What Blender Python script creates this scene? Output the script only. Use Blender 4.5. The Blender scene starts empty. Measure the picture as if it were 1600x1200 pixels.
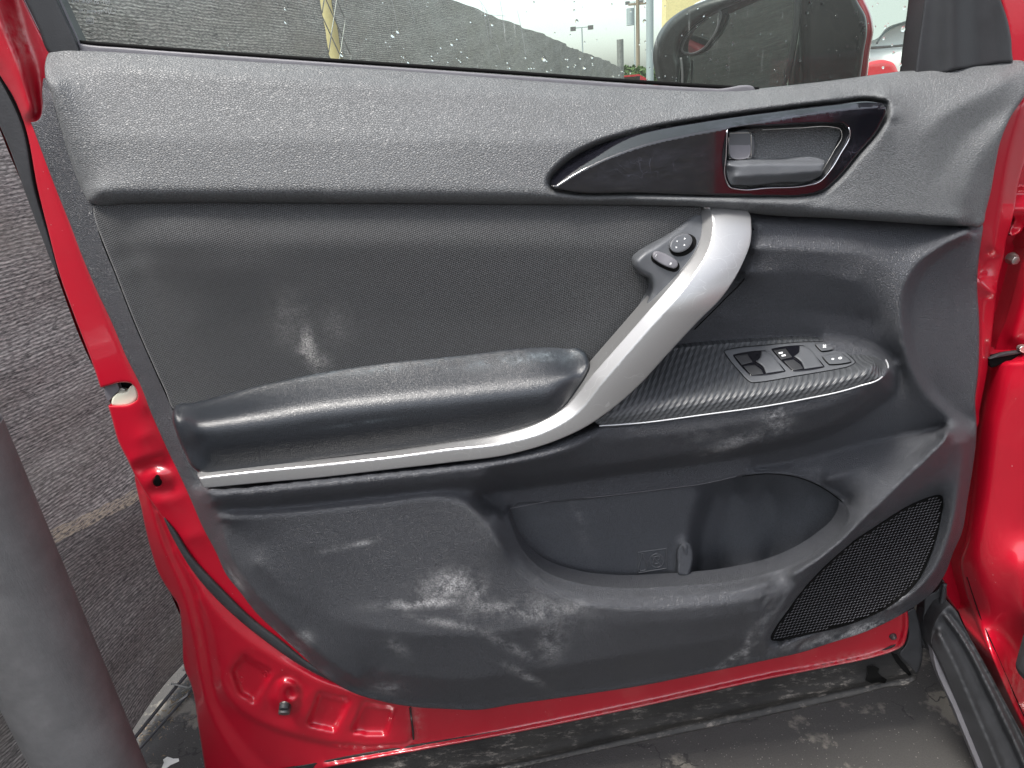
import bpy, bmesh, math, random
import numpy as np
from mathutils import Vector, geometry, kdtree
random.seed(7); rng = np.random.default_rng(7)
S = bpy.context.scene

# ---------------------------------------------------------------- camera
PITCH, ROLL, FOC = math.radians(23), math.radians(5), 1067.0   # focal length in photo pixels (1600 wide)
CAM = np.array([0.0, -0.8, 1.1])
_F = np.array([0, math.cos(PITCH), -math.sin(PITCH)]); _R0 = np.array([1.0, 0, 0]); _U0 = np.array([0, math.sin(PITCH), math.cos(PITCH)])
_R = _R0*math.cos(ROLL) - _U0*math.sin(ROLL); _U = _R0*math.sin(ROLL) + _U0*math.cos(ROLL)
cam = bpy.data.objects.new("camera", bpy.data.cameras.new("camera")); S.collection.objects.link(cam)
from mathutils import Matrix
cam.matrix_world = Matrix(((_R[0], _U[0], -_F[0], CAM[0]), (_R[1], _U[1], -_F[1], CAM[1]), (_R[2], _U[2], -_F[2], CAM[2]), (0, 0, 0, 1)))
cam.data.sensor_width = 36; cam.data.lens = 36*FOC/1600; cam.data.clip_start = 0.01; cam.data.clip_end = 600
S.camera = cam
# ---------------------------------------------------------------- light
SUN_EL, SUN_AZ = math.radians(66), math.radians(-122)      # azimuth measured from +Y towards +X
w = bpy.data.worlds.new("World"); S.world = w; w.use_nodes = True
nt = w.node_tree; bgn = nt.nodes['Background']
sk = nt.nodes.new('ShaderNodeTexSky'); sk.sky_type = 'NISHITA'; sk.sun_disc = False
sk.sun_elevation = SUN_EL; sk.sun_rotation = SUN_AZ; sk.dust_density = 3; sk.air_density = 1.0; sk.ozone_density = 1.0
hs = nt.nodes.new('ShaderNodeHueSaturation'); hs.inputs['Saturation'].default_value = 0.38
nt.links.new(sk.outputs[0], hs.inputs['Color']); nt.links.new(hs.outputs[0], bgn.inputs['Color']); bgn.inputs['Strength'].default_value = 0.13
sun = bpy.data.objects.new("sun", bpy.data.lights.new("sun", 'SUN')); S.collection.objects.link(sun)
sun.data.energy = 1.5; sun.data.angle = math.radians(14); sun.data.color = (1, 0.96, 0.9)
_sd = Vector((math.cos(SUN_EL)*math.sin(SUN_AZ), math.cos(SUN_EL)*math.cos(SUN_AZ), math.sin(SUN_EL)))
sun.rotation_euler = _sd.to_track_quat('Z', 'Y').to_euler()
S.view_settings.view_transform = 'Standard'; S.view_settings.look = 'None'
S.view_settings.exposure = 1.82; S.view_settings.gamma = 1

# ---------------------------------------------------------------- maths helpers
def ray(px, py):
    px = np.asarray(px, float); py = np.asarray(py, float)
    return _F + np.multiply.outer((px-800)/FOC, _R) + np.multiply.outer((600-py)/FOC, _U)
def P(px, py, h=0.0):
    """point on the plane standing h metres in front of the door (towards the viewer)"""
    d = ray(px, py); t = (-np.asarray(h, float) - CAM[1])/d[..., 1]
    return CAM + d*t[..., None]
def G(px, py, z=0.0):
    d = ray(px, py); t = (z-CAM[2])/d[..., 2]
    return CAM + d*t[..., None]
def smooth(pts, closed=True, step=2.0):
    """Catmull-Rom curve through pts; a point written twice is a sharp corner"""
    segs = []; n = len(pts); m = n if closed else n-1
    out = []
    for i in range(m):
        p1 = np.array(pts[i], float); p2 = np.array(pts[(i+1) % n], float)
        if np.allclose(p1[:2], p2[:2]): continue
        p0 = np.array(pts[i-1] if (closed or i > 0) else pts[i], float)
        p3 = np.array(pts[(i+2) % n] if (closed or i+2 < n) else pts[(i+1) % n], float)
        L = np.linalg.norm((p2-p1)[:2])
        # tangents limited by the segment length so uneven spacing does not overshoot
        def tan(a, b, c):
            la = np.linalg.norm((b-a)[:2]); lc = np.linalg.norm((c-b)[:2])
            if la < 1e-6 or lc < 1e-6: return None
            return ((b-a)/la*lc + (c-b)/lc*la)/(la+lc)
        t1 = tan(p0, p1, p2); t2 = tan(p1, p2, p3)
        ch = (p2-p1)/L
        t1 = ch if t1 is None else t1; t2 = ch if t2 is None else t2
        k = max(1, int(round(L/step)))
        for j in range(k):
            u = j/k
            out.append((2*u**3-3*u**2+1)*p1 + (u**3-2*u**2+u)*t1*L + (-2*u**3+3*u**2)*p2 + (u**3-u**2)*t2*L)
    if not closed: out.append(np.array(pts[-1], float))
    return np.array(out)
def inside(poly, X, Y):
    X = np.asarray(X, float); Y = np.asarray(Y, float); r = np.zeros(X.shape, bool)
    x0, y0 = poly[:, 0], poly[:, 1]; x1, y1 = np.roll(x0, -1), np.roll(y0, -1)
    for a, b, c, d in zip(x0, y0, x1, y1):
        if b == d: continue
        r ^= ((b > Y) != (d > Y)) & (X < (c-a)*(Y-b)/(d-b)+a)
    return r
def raster(poly, gx, gy):
    """even-odd fill of a grid, one row at a time"""
    m = np.zeros((len(gy), len(gx)), bool)
    x0, y0 = poly[:, 0], poly[:, 1]; x1, y1 = np.roll(x0, -1), np.roll(y0, -1)
    for i, y in enumerate(gy):
        c = ((y0 > y) != (y1 > y))
        xs = np.sort((x1[c]-x0[c])*(y-y0[c])/(y1[c]-y0[c])+x0[c])
        for a, b in zip(xs[::2], xs[1::2]): m[i] |= (gx > a) & (gx < b)
    return m
def inset(poly, d):
    n = np.roll(poly, -1, 0)-np.roll(poly, 1, 0); n /= np.linalg.norm(n, axis=1)[:, None]+1e-9
    area = 0.5*np.sum(poly[:, 0]*np.roll(poly[:, 1], -1)-np.roll(poly[:, 0], -1)*poly[:, 1])
    nn = np.stack([-n[:, 1], n[:, 0]], 1)*(1 if area > 0 else -1)
    return poly+nn*d
def gauss(a, sig):
    if sig < 0.3: return a
    k = int(3*sig+1); x = np.arange(-k, k+1); g = np.exp(-x*x/(2*sig*sig)); g /= g.sum()
    b = np.pad(a, ((k, k), (0, 0)), 'edge'); a = sum(g[i]*b[i:i+a.shape[0]] for i in range(2*k+1))
    b = np.pad(a, ((0, 0), (k, k)), 'edge'); return sum(g[i]*b[:, i:i+a.shape[1]] for i in range(2*k+1))
def harmonic(mask, val, iters=260):
    h, w_ = mask.shape
    if min(h, w_) > 12:
        H, W = (h+1)//2, (w_+1)//2
        m2 = np.zeros((H, W)); v2 = np.zeros((H, W))
        yy, xx = np.nonzero(mask); np.add.at(m2, (yy//2, xx//2), 1); np.add.at(v2, (yy//2, xx//2), val[yy, xx])
        c = harmonic(m2 > 0, np.where(m2 > 0, v2/np.maximum(m2, 1), 0), iters)
        f = np.repeat(np.repeat(c, 2, 0), 2, 1)[:h, :w_]
    else:
        f = np.full((h, w_), val[mask].mean() if mask.any() else 0.0)
    f = np.where(mask, val, f)
    for _ in range(iters):
        b = np.pad(f, 1, 'edge')
        f = np.where(mask, val, 0.25*(b[:-2, 1:-1]+b[2:, 1:-1]+b[1:-1, :-2]+b[1:-1, 2:]))
    return f

# ---------------------------------------------------------------- scene helpers
def link(o, parent=None):
    S.collection.objects.link(o)
    if parent is not None: o.parent = parent
    return o
def world_of(o):
    b = np.zeros(3)
    while o is not None: b = b+np.array(o.location); o = o.parent
    return b
def mesh(name, V, Fc, mat, parent=None, smooth_=True, attrs=None):
    V = np.asarray(V, float)
    if parent is not None: V = V-world_of(parent)
    me = bpy.data.meshes.new(name); me.from_pydata(V.tolist(), [], [tuple(int(i) for i in f) for f in Fc])
    me.materials.append(mat)
    if smooth_: me.polygons.foreach_set('use_smooth', [True]*len(me.polygons))
    if attrs:
        for k, a in attrs.items():
            at = me.attributes.new(k, 'FLOAT', 'POINT'); at.data.foreach_set('value', np.asarray(a, np.float32))
    me.update()
    return link(bpy.data.objects.new(name, me), parent)
def empty(name, loc, label, cat, group=None):
    o = bpy.data.objects.new(name, None); o.location = [float(v) for v in loc]; o.empty_display_size = 0.05
    o['label'] = label; o['category'] = cat
    if group: o['group'] = group
    return link(o)
def tag(o, label=None, cat=None, group=None, kind=None):
    for k, v in (('label', label), ('category', cat), ('group', group), ('kind', kind)):
        if v: o[k] = v
    return o
class Relief:
    """depth (mm in front of the door plane) as a function of the photo pixel, from feature lines"""
    def __init__(s, box, feats, step=3.0, blur=4.0):
        x0, y0, x1, y1 = box; s.step = step
        s.gx = np.arange(x0, x1+step, step); s.gy = np.arange(y0, y1+step, step)
        m = np.zeros((len(s.gy), len(s.gx)), bool); v = np.zeros(m.shape)
        XX, YY = np.meshgrid(s.gx, s.gy)
        for ft in feats:
            if ft[0] == 'f':
                pl = smooth(ft[1]); k = raster(pl, s.gx, s.gy)
                hv = ft[2](XX, YY) if callable(ft[2]) else ft[2]
                m |= k; v = np.where(k, hv, v)
            else:
                pts = [p if len(p) == 3 else (p[0], p[1], ft[2]) for p in ft[1]]
                c = smooth(pts, closed=(ft[0] == 'c'), step=step*0.5)
                j = np.round((c[:, 0]-x0)/step).astype(int); i = np.round((c[:, 1]-y0)/step).astype(int)
                ok = (j >= 0) & (j < len(s.gx)) & (i >= 0) & (i < len(s.gy))
                m[i[ok], j[ok]] = True; v[i[ok], j[ok]] = c[ok, 2]
        s.h = harmonic(m, v)
        s.h = gauss(s.h, blur/step)
    def __call__(s, x, y):
        u = np.clip((np.asarray(x)-s.gx[0])/s.step, 0, len(s.gx)-1.001); t = np.clip((np.asarray(y)-s.gy[0])/s.step, 0, len(s.gy)-1.001)
        i = t.astype(int); j = u.astype(int); a = t-i; b = u-j
        h = s.h
        return (h[i, j]*(1-a)*(1-b)+h[i, j+1]*(1-a)*b+h[i+1, j]*a*(1-b)+h[i+1, j+1]*a*b)
def patch(name, outline, depth, mat, parent=None, step=3.0, rnd=(0, 0), skirt=8.0, holes=(), hole_rnd=None, dust=None, wobble=None, extra=None, creases=()):
    """surface inside a traced outline at its own depth, rounded edge, and side walls going back by `skirt` mm"""
    polys = [smooth(outline, step=min(step, 2.5))]+[smooth(h_, step=min(step, 2.5)) for h_ in holes]
    A = polys[0]; x0, y0 = A.min(0); x1, y1 = A.max(0)
    gx = np.arange(math.floor(x0/step)*step, x1+step, step); gy = np.arange(math.floor(y0/step)*step, y1+step, step)
    m = raster(A, gx, gy)
    for hpl in polys[1:]: m &= ~raster(hpl, gx, gy)
    ii, jj = np.nonzero(m); pts = np.stack([gx[jj], gy[ii]], 1)
    B = np.concatenate(polys); kd = kdtree.KDTree(len(B))
    for i, p in enumerate(B): kd.insert((p[0], p[1], 0), i)
    kd.balance()
    def dist(Q): return np.array([kd.find((q[0], q[1], 0))[2] for q in Q])
    rings = []
    rw, rh = rnd
    offs = [o for o in ([rw*.12, rw*.3, rw*.6, rw] if rw > 0 else [1.2])]
    inn = max(offs)+0.45*step if rw > 0 and rw < 3*step else 0.6*step
    dp = dist(pts); keep = dp > inn; pts = pts[keep]; dp = dp[keep]
    if rw >= 3*step: offs = [o for o in offs if o < 2.2*step]
    for k, pl in enumerate(polys):
        for o in offs:
            q = inset(pl, o if k == 0 else -o)
            dd = dist(q); ok_ = (np.abs(dd-o) < 0.25*o+0.05) & inside(A, q[:, 0], q[:, 1])
            for hpl in polys[1:]: ok_ &= ~inside(hpl, q[:, 0], q[:, 1])
            rings.append(q[ok_])
    kc_n = []
    for cr in creases:
        q = smooth(cr, closed=False, step=2.5); q = q[inside(A, q[:, 0], q[:, 1])]; q = q[dist(q) > inn*0.8]; rings.append(q)
        kc_n.append(len(q)); kc = kdtree.KDTree(len(q)); [kc.insert((p[0], p[1], 0), i) for i, p in enumerate(q)]; kc.balance()
        pts = pts[np.array([kc.find((p[0], p[1], 0))[2] for p in pts]) > 1.6]
    R_ = np.concatenate(rings) if rings else np.zeros((0, 2))
    if len(R_) and rw >= 3*step:
        k2 = kdtree.KDTree(len(R_)); [k2.insert((p[0], p[1], 0), i) for i, p in enumerate(R_)]; k2.balance()
        f = np.array([k2.find((q[0], q[1], 0))[2] for q in pts]) > 0.45*step; pts = pts[f]
    allp = np.concatenate([B, R_, pts]); nb = len(B)
    edges = []; o = 0
    for pl in polys:
        n = len(pl); edges += [(o+i, o+(i+1) % n) for i in range(n)]; o += n
    o = nb+len(R_)-sum(kc_n)
    for n in kc_n: edges += [(o+i, o+i+1) for i in range(n-1) if np.linalg.norm(allp[o+i]-allp[o+i+1]) < 6]; o += n
    vo, _, fo, vi, _, _ = geometry.delaunay_2d_cdt([Vector(p) for p in allp], edges, [], 0, 1e-5)
    vo = np.array([(v.x, v.y) for v in vo]); fo = np.array([f for f in fo if len(f) == 3])
    isb = np.array([bool(v) and min(v) < nb for v in vi]) | np.array([len(v) == 0 for v in vi])
    allb = isb[fo].all(1); c = vo[fo].mean(1)
    okf = np.ones(len(fo), bool)
    if allb.any():
        t = inside(A, c[allb, 0], c[allb, 1])
        for hpl in polys[1:]: t &= ~inside(hpl, c[allb, 0], c[allb, 1])
        okf[allb] = t
    fo = fo[okf]
    used = np.unique(fo); re = -np.ones(len(vo), int); re[used] = np.arange(len(used)); vo = vo[used]; fo = re[fo]
    X, Y = vo[:, 0], vo[:, 1]
    Hh = depth(X, Y) if callable(depth) else np.full(len(vo), float(depth))
    d = dist(vo)
    if rw > 0:
        t = np.clip(1-d/rw, 0, 1); Hh = Hh-rh*(1-np.sqrt(np.maximum(0, 1-t*t)))
    if wobble is not None: Hh = Hh+wobble(X, Y)
    V = P(X, Y, Hh/1000.0)
    # orientation: front faces the viewer
    a, b, c_ = V[fo[:, 0]], V[fo[:, 1]], V[fo[:, 2]]
    n = np.cross(b-a, c_-a); flip = np.einsum('ij,ij->i', n, a-CAM) > 0
    fo[flip] = fo[flip][:, ::-1]
    from collections import Counter
    E = Counter(); 
    for f in fo:
        for q in range(3): E[(f[q], f[(q+1) % 3])] += 1
    be = [(u, v_) for (u, v_) in E if (v_, u) not in E]
    Fc = [tuple(f) for f in fo]
    if skirt:
        bv = sorted({i for e in be for i in e}); ix = {v_: len(V)+k for k, v_ in enumerate(bv)}
        back = V[bv].copy(); back[:, 1] += skirt/1000.0
        V = np.concatenate([V, back])
        Fc += [(v_, u, ix[u], ix[v_]) for u, v_ in be]
        X = np.concatenate([X, X[bv]]); Y = np.concatenate([Y, Y[bv]])
    at = {'dust': dust(X, Y) if dust is not None else np.zeros(len(V))}
    if extra is not None: at.update(extra(X, Y))
    ob = mesh(name, V, Fc, mat, parent, attrs=at)
    if skirt and rw == 0:
        pass
    return ob
def blobs(items):
    """soft wear and dust marks: (x, y, rx, ry, degrees, strength)"""
    def f(X, Y):
        r = np.zeros(len(X))
        for x, y, rx, ry, a, s_ in items:
            ca, sa = math.cos(math.radians(a)), math.sin(math.radians(a))
            u = ((X-x)*ca+(Y-y)*sa)/rx; v = (-(X-x)*sa+(Y-y)*ca)/ry
            r = np.maximum(r, s_*np.exp(-(u*u+v*v)))
        return r
    return f
def tube(name, pts, rad, mat, parent=None, closed=False, seg=8, flat=1.0, step=4.0, world=False, merge=None):
    """round bead along a line; pts are (px, py, mm) unless world"""
    if world: c = np.array(pts, float)
    else:
        s_ = smooth(pts, closed=closed, step=step); c = P(s_[:, 0], s_[:, 1], s_[:, 2]/1000.0)
    n = len(c); r_ = np.broadcast_to(np.asarray(rad, float)/1000.0, (n,))
    if closed: T = np.roll(c, -1, 0)-np.roll(c, 1, 0)
    else: T = np.gradient(c, axis=0)
    T /= np.linalg.norm(T, axis=1)[:, None]+1e-12
    up = np.array([0, 1.0, 0]) if abs(T[:, 1]).mean() < 0.8 else np.array([1.0, 0, 0])
    A = np.cross(T, up); A /= np.linalg.norm(A, axis=1)[:, None]+1e-12; B_ = np.cross(T, A)
    V = []
    for k in range(seg):
        a = 2*math.pi*k/seg; V.append(c+(A*math.cos(a)+B_*math.sin(a)*flat)*r_[:, None])
    V = np.stack(V, 1).reshape(-1, 3); Fc = []
    m = n if closed else n-1
    for i in range(m):
        for k in range(seg):
            a, b = i*seg+k, i*seg+(k+1) % seg; i2 = ((i+1) % n)*seg
            Fc.append((a, b, i2+(k+1) % seg, i2+k))
    if not closed: Fc += [tuple(range(seg))[::-1], tuple(range((n-1)*seg, n*seg))]
    if merge is not None:
        o = sum(len(v) for v in merge[0]); merge[0].append(V); merge[1].extend([tuple(x+o for x in f) for f in Fc]); return
    return mesh(name, V, Fc, mat, parent)
def box_vf(c, s, rot=0.0):
    c = np.array(c, float); s = np.array(s, float)/2
    v = np.array([[x, y, z] for x in (-1, 1) for y in (-1, 1) for z in (-1, 1)])*s
    ca, sa = math.cos(rot), math.sin(rot); v = np.stack([v[:, 0]*ca-v[:, 1]*sa, v[:, 0]*sa+v[:, 1]*ca, v[:, 2]], 1)+c
    return v, [(0, 1, 3, 2), (4, 6, 7, 5), (0, 4, 5, 1), (2, 3, 7, 6), (0, 2, 6, 4), (1, 5, 7, 3)]
def box(name, c, s, mat, parent=None, rot=0.0, bevel=0.0):
    v, f = box_vf(c, s, rot); o = mesh(name, v, f, mat, parent, smooth_=False)
    if bevel:
        b = o.modifiers.new('bevel', 'BEVEL'); b.width = bevel; b.segments = 3
    return o
def cyl(name, p0, p1, r0, r1, mat, parent=None, seg=24, bev=0.0):
    p0 = np.array(p0, float); p1 = np.array(p1, float); T = (p1-p0)/np.linalg.norm(p1-p0); L = np.linalg.norm(p1-p0)
    u = np.cross(T, [0, 0, 1.0] if abs(T[2]) < .9 else [1.0, 0, 0]); u /= np.linalg.norm(u); v = np.cross(T, u)
    prof = [(0, r0), (L, r1)] if not bev else [(0, r0-bev), (bev*.3, r0-bev*.3), (bev, r0), (L-bev, r1), (L-bev*.3, r1-bev*.3), (L, r1-bev)]
    V = []; 
    for t, r in prof:
        for k in range(seg):
            a = 2*math.pi*k/seg; V.append(p0+T*t+(u*math.cos(a)+v*math.sin(a))*r)
    Fc = []
    for i in range(len(prof)-1):
        for k in range(seg): Fc.append((i*seg+k, i*seg+(k+1) % seg, (i+1)*seg+(k+1) % seg, (i+1)*seg+k))
    Fc += [tuple(range(seg))[::-1], tuple(range((len(prof)-1)*seg, len(prof)*seg))]
    o = mesh(name, V, Fc, mat, parent)
    e = o.modifiers.new('split', 'EDGE_SPLIT'); e.split_angle = math.radians(50)
    return o

def side_distance(line):
    """distance in pixels from a traced line, for crisp chamfers"""
    q = smooth(line, closed=False, step=0.7); kd = kdtree.KDTree(len(q)); [kd.insert((p[0], p[1], 0), i) for i, p in enumerate(q)]; kd.balance()
    def seg(p, a, b):
        v = b-a; t = np.clip(np.dot(p-a, v)/max(np.dot(v, v), 1e-9), 0, 1); return np.linalg.norm(p-a-v*t)
    def f(X, Y):
        X = np.atleast_1d(X); Y = np.atleast_1d(Y); r = np.empty(len(X))
        for n_, (a, b) in enumerate(zip(X, Y)):
            i = kd.find((a, b, 0))[1]; p = np.array([a, b])
            r[n_] = min(seg(p, q[i], q[max(0, i-1)]), seg(p, q[i], q[min(len(q)-1, i+1)]))
        return r
    return f
def rp(pts, r=3.0):
    """straight-sided outline with rounded corners"""
    o = []; n = len(pts)
    for i in range(n):
        p = np.array(pts[i], float); a = np.array(pts[i-1], float); b = np.array(pts[(i+1) % n], float)
        la, lb = np.linalg.norm(a-p), np.linalg.norm(b-p); k = min(r, la*.45, lb*.45); s_, e = p+(a-p)/la*k, p+(b-p)/lb*k
        for t in (0, 0.25, 0.5, 0.75, 1): o.append(tuple((1-t)**2*s_+2*t*(1-t)*p+t*t*e))
    return o
# ---------------------------------------------------------------- materials
def newmat(name):
    m = bpy.data.materials.new(name); m.use_nodes = True; nt = m.node_tree
    return m, nt, nt.nodes['Principled BSDF']
class N:
    def __init__(s, nt): s.nt = nt
    def __call__(s, typ, **kw):
        n = s.nt.nodes.new('ShaderNode'+typ)
        for k, v in kw.items():
            if k in ('operation', 'blend_type', 'data_type', 'feature', 'noise_dimensions', 'wave_type', 'bands_direction', 'attribute_name', 'invert', 'distance', 'vector_type', 'wave_profile', 'rotation_type'): setattr(n, k, v)
            else:
                i = n.inputs[int(k[1:])] if k[0] == 'i' and k[1:].isdigit() else n.inputs[k.replace('_', ' ')]
                if hasattr(v, 'is_linked') or isinstance(v, bpy.types.NodeSocket): s.nt.links.new(v, i)
                else: i.default_value = v
        return n
    def math(s, op, a, b=0.0, c=0.0, clamp=False):
        n = s.nt.nodes.new('ShaderNodeMath'); n.operation = op; n.use_clamp = clamp
        for i, v in enumerate((a, b, c)):
            if isinstance(v, bpy.types.NodeSocket): s.nt.links.new(v, n.inputs[i])
            else: n.inputs[i].default_value = v
        return n.outputs[0]
    def mix(s, f, a, b):
        n = s.nt.nodes.new('ShaderNodeMix'); n.data_type = 'RGBA'
        for i, v in ((0, f), (6, a), (7, b)):
            if isinstance(v, bpy.types.NodeSocket): s.nt.links.new(v, n.inputs[i])
            elif i == 0: n.inputs[0].default_value = v
            else: n.inputs[i].default_value = (v[0], v[1], v[2], 1)
        return n.outputs[2]
    def ramp(s, f, a, b):   # linear step a..b -> 0..1
        n = s.nt.nodes.new('ShaderNodeMapRange'); n.inputs['From Min'].default_value = a; n.inputs['From Max'].default_value = b
        s.nt.links.new(f, n.inputs['Value']); return n.outputs[0]
    def coord(s, scale=(1, 1, 1), rot=(0, 0, 0)):
        tc = s.nt.nodes.new('ShaderNodeTexCoord'); mp = s.nt.nodes.new('ShaderNodeMapping')
        mp.inputs['Scale'].default_value = scale; mp.inputs['Rotation'].default_value = rot
        s.nt.links.new(tc.outputs['Object'], mp.inputs['Vector']); return mp.outputs[0]
def wire(nt, a, b): nt.links.new(a, b)

def grain_mat(name, base, rough, cells, amp, stretch=1.0, rot=0.0, spec=0.5, dustcol=(0.55, 0.55, 0.55), tone=0.12, weave=False):
    m, nt, b = newmat(name); n = N(nt)
    co = n.coord(scale=(1/stretch, 1, 1), rot=(0, rot, 0))
    wn = n('TexNoise', Vector=co, Scale=cells*0.35, Detail=1.0).outputs['Color']
    wv = n('VectorMath', operation='MULTIPLY_ADD', i0=wn, i1=(0.6/cells,)*3, i2=co).outputs[0]
    vo = n('TexVoronoi', feature='DISTANCE_TO_EDGE', Vector=wv, Scale=cells).outputs['Distance']
    g = n.ramp(vo, 0.0, 0.22)
    fine = n('TexNoise', Vector=co, Scale=cells*1.9, Detail=1.0, Roughness=0.5).outputs['Fac']
    hgt = n.math('ADD', g, n.math('MULTIPLY', fine, 0.25))
    bp = n('Bump', Height=hgt, Strength=1.0, Distance=amp)
    wire(nt, bp.outputs[0], b.inputs['Normal'])
    big = n('TexNoise', Vector=n.coord(), Scale=9.0, Detail=5.0, Roughness=0.6).outputs['Fac']
    c0 = n.mix(n.ramp(big, 0.3, 0.7), [c*(1-tone) for c in base], [c*(1+tone) for c in base])
    c0 = n.mix(n.math('MULTIPLY', n.math('SUBTRACT', 1.0, g, clamp=True), 0.55), c0, [c*0.3 for c in base])  # cavity shade of the grooves painted into the base colour
    gk = 0.5 if name == 'leatherette' else 1.0
    c0 = n.mix(n.ramp(fine, 0.34, 0.66), n.mix(0.28*gk, c0, [c*0.3 for c in base]), n.mix(0.2*gk, c0, [min(1, c*2.2) for c in base]))  # light and dark of the fine grain relief, put into the colour as well
    at = n('Attribute', attribute_name='dust').outputs['Fac']
    ns = n('TexNoise', Vector=n.coord(), Scale=34.0, Detail=9.0, Roughness=0.8).outputs['Fac']
    ds = n.math('MULTIPLY', at, n.ramp(ns, 0.43, 0.60), clamp=True)
    spk = n('TexNoise', Vector=n.coord(), Scale=520.0, Detail=2.0).outputs['Fac']
    ds = n.math('MULTIPLY', ds, n.math('MULTIPLY_ADD', n.ramp(spk, 0.35, 0.65), 0.8, 0.35), clamp=True)
    # a few stray lint specks
    sp = n('TexVoronoi', Vector=n.coord(), Scale=70.0); sp.inputs['Randomness'].default_value = 1
    lint = n.math('LESS_THAN', sp.outputs['Distance'], 0.026)
    lint = n.math('MULTIPLY', lint, n.math('GREATER_THAN', n('TexNoise', Vector=n.coord(), Scale=30.0).outputs['Fac'], 0.62))
    ds2 = n.math('ADD', ds, n.math('MULTIPLY', lint, 0.3), clamp=True)
    wire(nt, n.mix(ds2, c0, dustcol), b.inputs['Base Color'])
    rr = n.math('ADD', n.math('MULTIPLY', ds2, 0.25), n.math('MULTIPLY_ADD', big, 0.12, rough-0.06))
    wire(nt, rr, b.inputs['Roughness'])
    b.inputs['Specular IOR Level'].default_value = spec
    return m
M = {}
M['trim_top'] = grain_mat('soft_touch_plastic', (0.100, 0.104, 0.107), 0.50, 560, 0.00035, stretch=1.7, spec=0.55)
M['trim'] = grain_mat('grained_plastic', (0.055, 0.058, 0.066), 0.43, 600, 0.0005, stretch=1.2, spec=0.5)
M['pad'] = grain_mat('leatherette', (0.017, 0.020, 0.025), 0.34, 560, 0.0001, spec=0.6, dustcol=(0.10, 0.125, 0.14))
M['liner'] = grain_mat('pocket_plastic', (0.056, 0.060, 0.068), 0.42, 600, 0.00025, spec=0.4)
def plain(name, col, rough, metal=0.0, spec=0.5, coat=0.0, bump=None, tone=0.0, coatr=0.05, alpha=None):
    m, nt, b = newmat(name); n = N(nt)
    b.inputs['Roughness'].default_value = rough; b.inputs['Metallic'].default_value = metal
    b.inputs['Specular IOR Level'].default_value = spec; b.inputs['Coat Weight'].default_value = coat; b.inputs['Coat Roughness'].default_value = coatr
    if tone:
        f = n('TexNoise', Vector=n.coord(), Scale=25.0, Detail=6.0, Roughness=0.65).outputs['Fac']
        wire(nt, n.mix(n.ramp(f, 0.3, 0.7), [c*(1-tone) for c in col], [c*(1+tone) for c in col]), b.inputs['Base Color'])
        wire(nt, n.math('MULTIPLY_ADD', f, 0.2, rough-0.1), b.inputs['Roughness'])
    else: b.inputs['Base Color'].default_value = (*col, 1)
    if bump:
        f = n('TexNoise', Vector=n.coord(), Scale=bump[0], Detail=3.0).outputs['Fac']
        wire(nt, n('Bump', Height=f, Strength=1.0, Distance=bump[1]).outputs[0], b.inputs['Normal'])
    return m
M['black'] = plain('satin_black_plastic', (0.022, 0.023, 0.025), 0.45, bump=(900, 0.00015), tone=0.2)
M['pod'] = plain('fine_grained_plastic', (0.07, 0.074, 0.08), 0.42, bump=(1400, 0.00025), tone=0.12)
M['greyplastic'] = plain('grey_plastic', (0.12, 0.117, 0.128), 0.5, bump=(1200, 0.0001), tone=0.1)
M['pitch'] = plain('dark_gap', (0.004, 0.004, 0.004), 0.8, spec=0.1)
M['rubber'] = plain('rubber', (0.03, 0.031, 0.034), 0.6, bump=(300, 0.0003), tone=0.25)
M['gloss'] = None
def gloss_mat():
    m, nt, b = newmat('gloss_black_plastic'); n = N(nt)
    co = n.coord()
    sw = n('TexNoise', Vector=n.coord(scale=(1, 1, 3), rot=(0, 0.5, 0)), Scale=30.0, Detail=8.0, Roughness=0.8).outputs['Fac']
    at = n('Attribute', attribute_name='dust').outputs['Fac']
    sc = n('TexVoronoi', feature='DISTANCE_TO_EDGE', Vector=n('VectorMath', operation='MULTIPLY_ADD', i0=n('TexNoise', Vector=co, Scale=18.0).outputs['Color'], i1=(0.12,)*3, i2=n.coord(scale=(1, 1, 0.35), rot=(0, 0.9, 0))).outputs[0], Scale=42.0).outputs['Distance']
    line = n.math('LESS_THAN', sc, 0.012)
    d = n.math('MULTIPLY', at, n.math('ADD', n.ramp(sw, 0.42, 0.75), n.math('MULTIPLY', line, 0.5)), clamp=True)
    wire(nt, n.mix(d, (0.004, 0.004, 0.006), (0.07, 0.075, 0.1)), b.inputs['Base Color'])
    wire(nt, n.math('MULTIPLY_ADD', d, 0.45, 0.07), b.inputs['Roughness'])
    b.inputs['Specular IOR Level'].default_value = 0.6; b.inputs['Coat Weight'].default_value = 0.5; b.inputs['Coat Roughness'].default_value = 0.03
    return m
M['gloss'] = gloss_mat()
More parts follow.
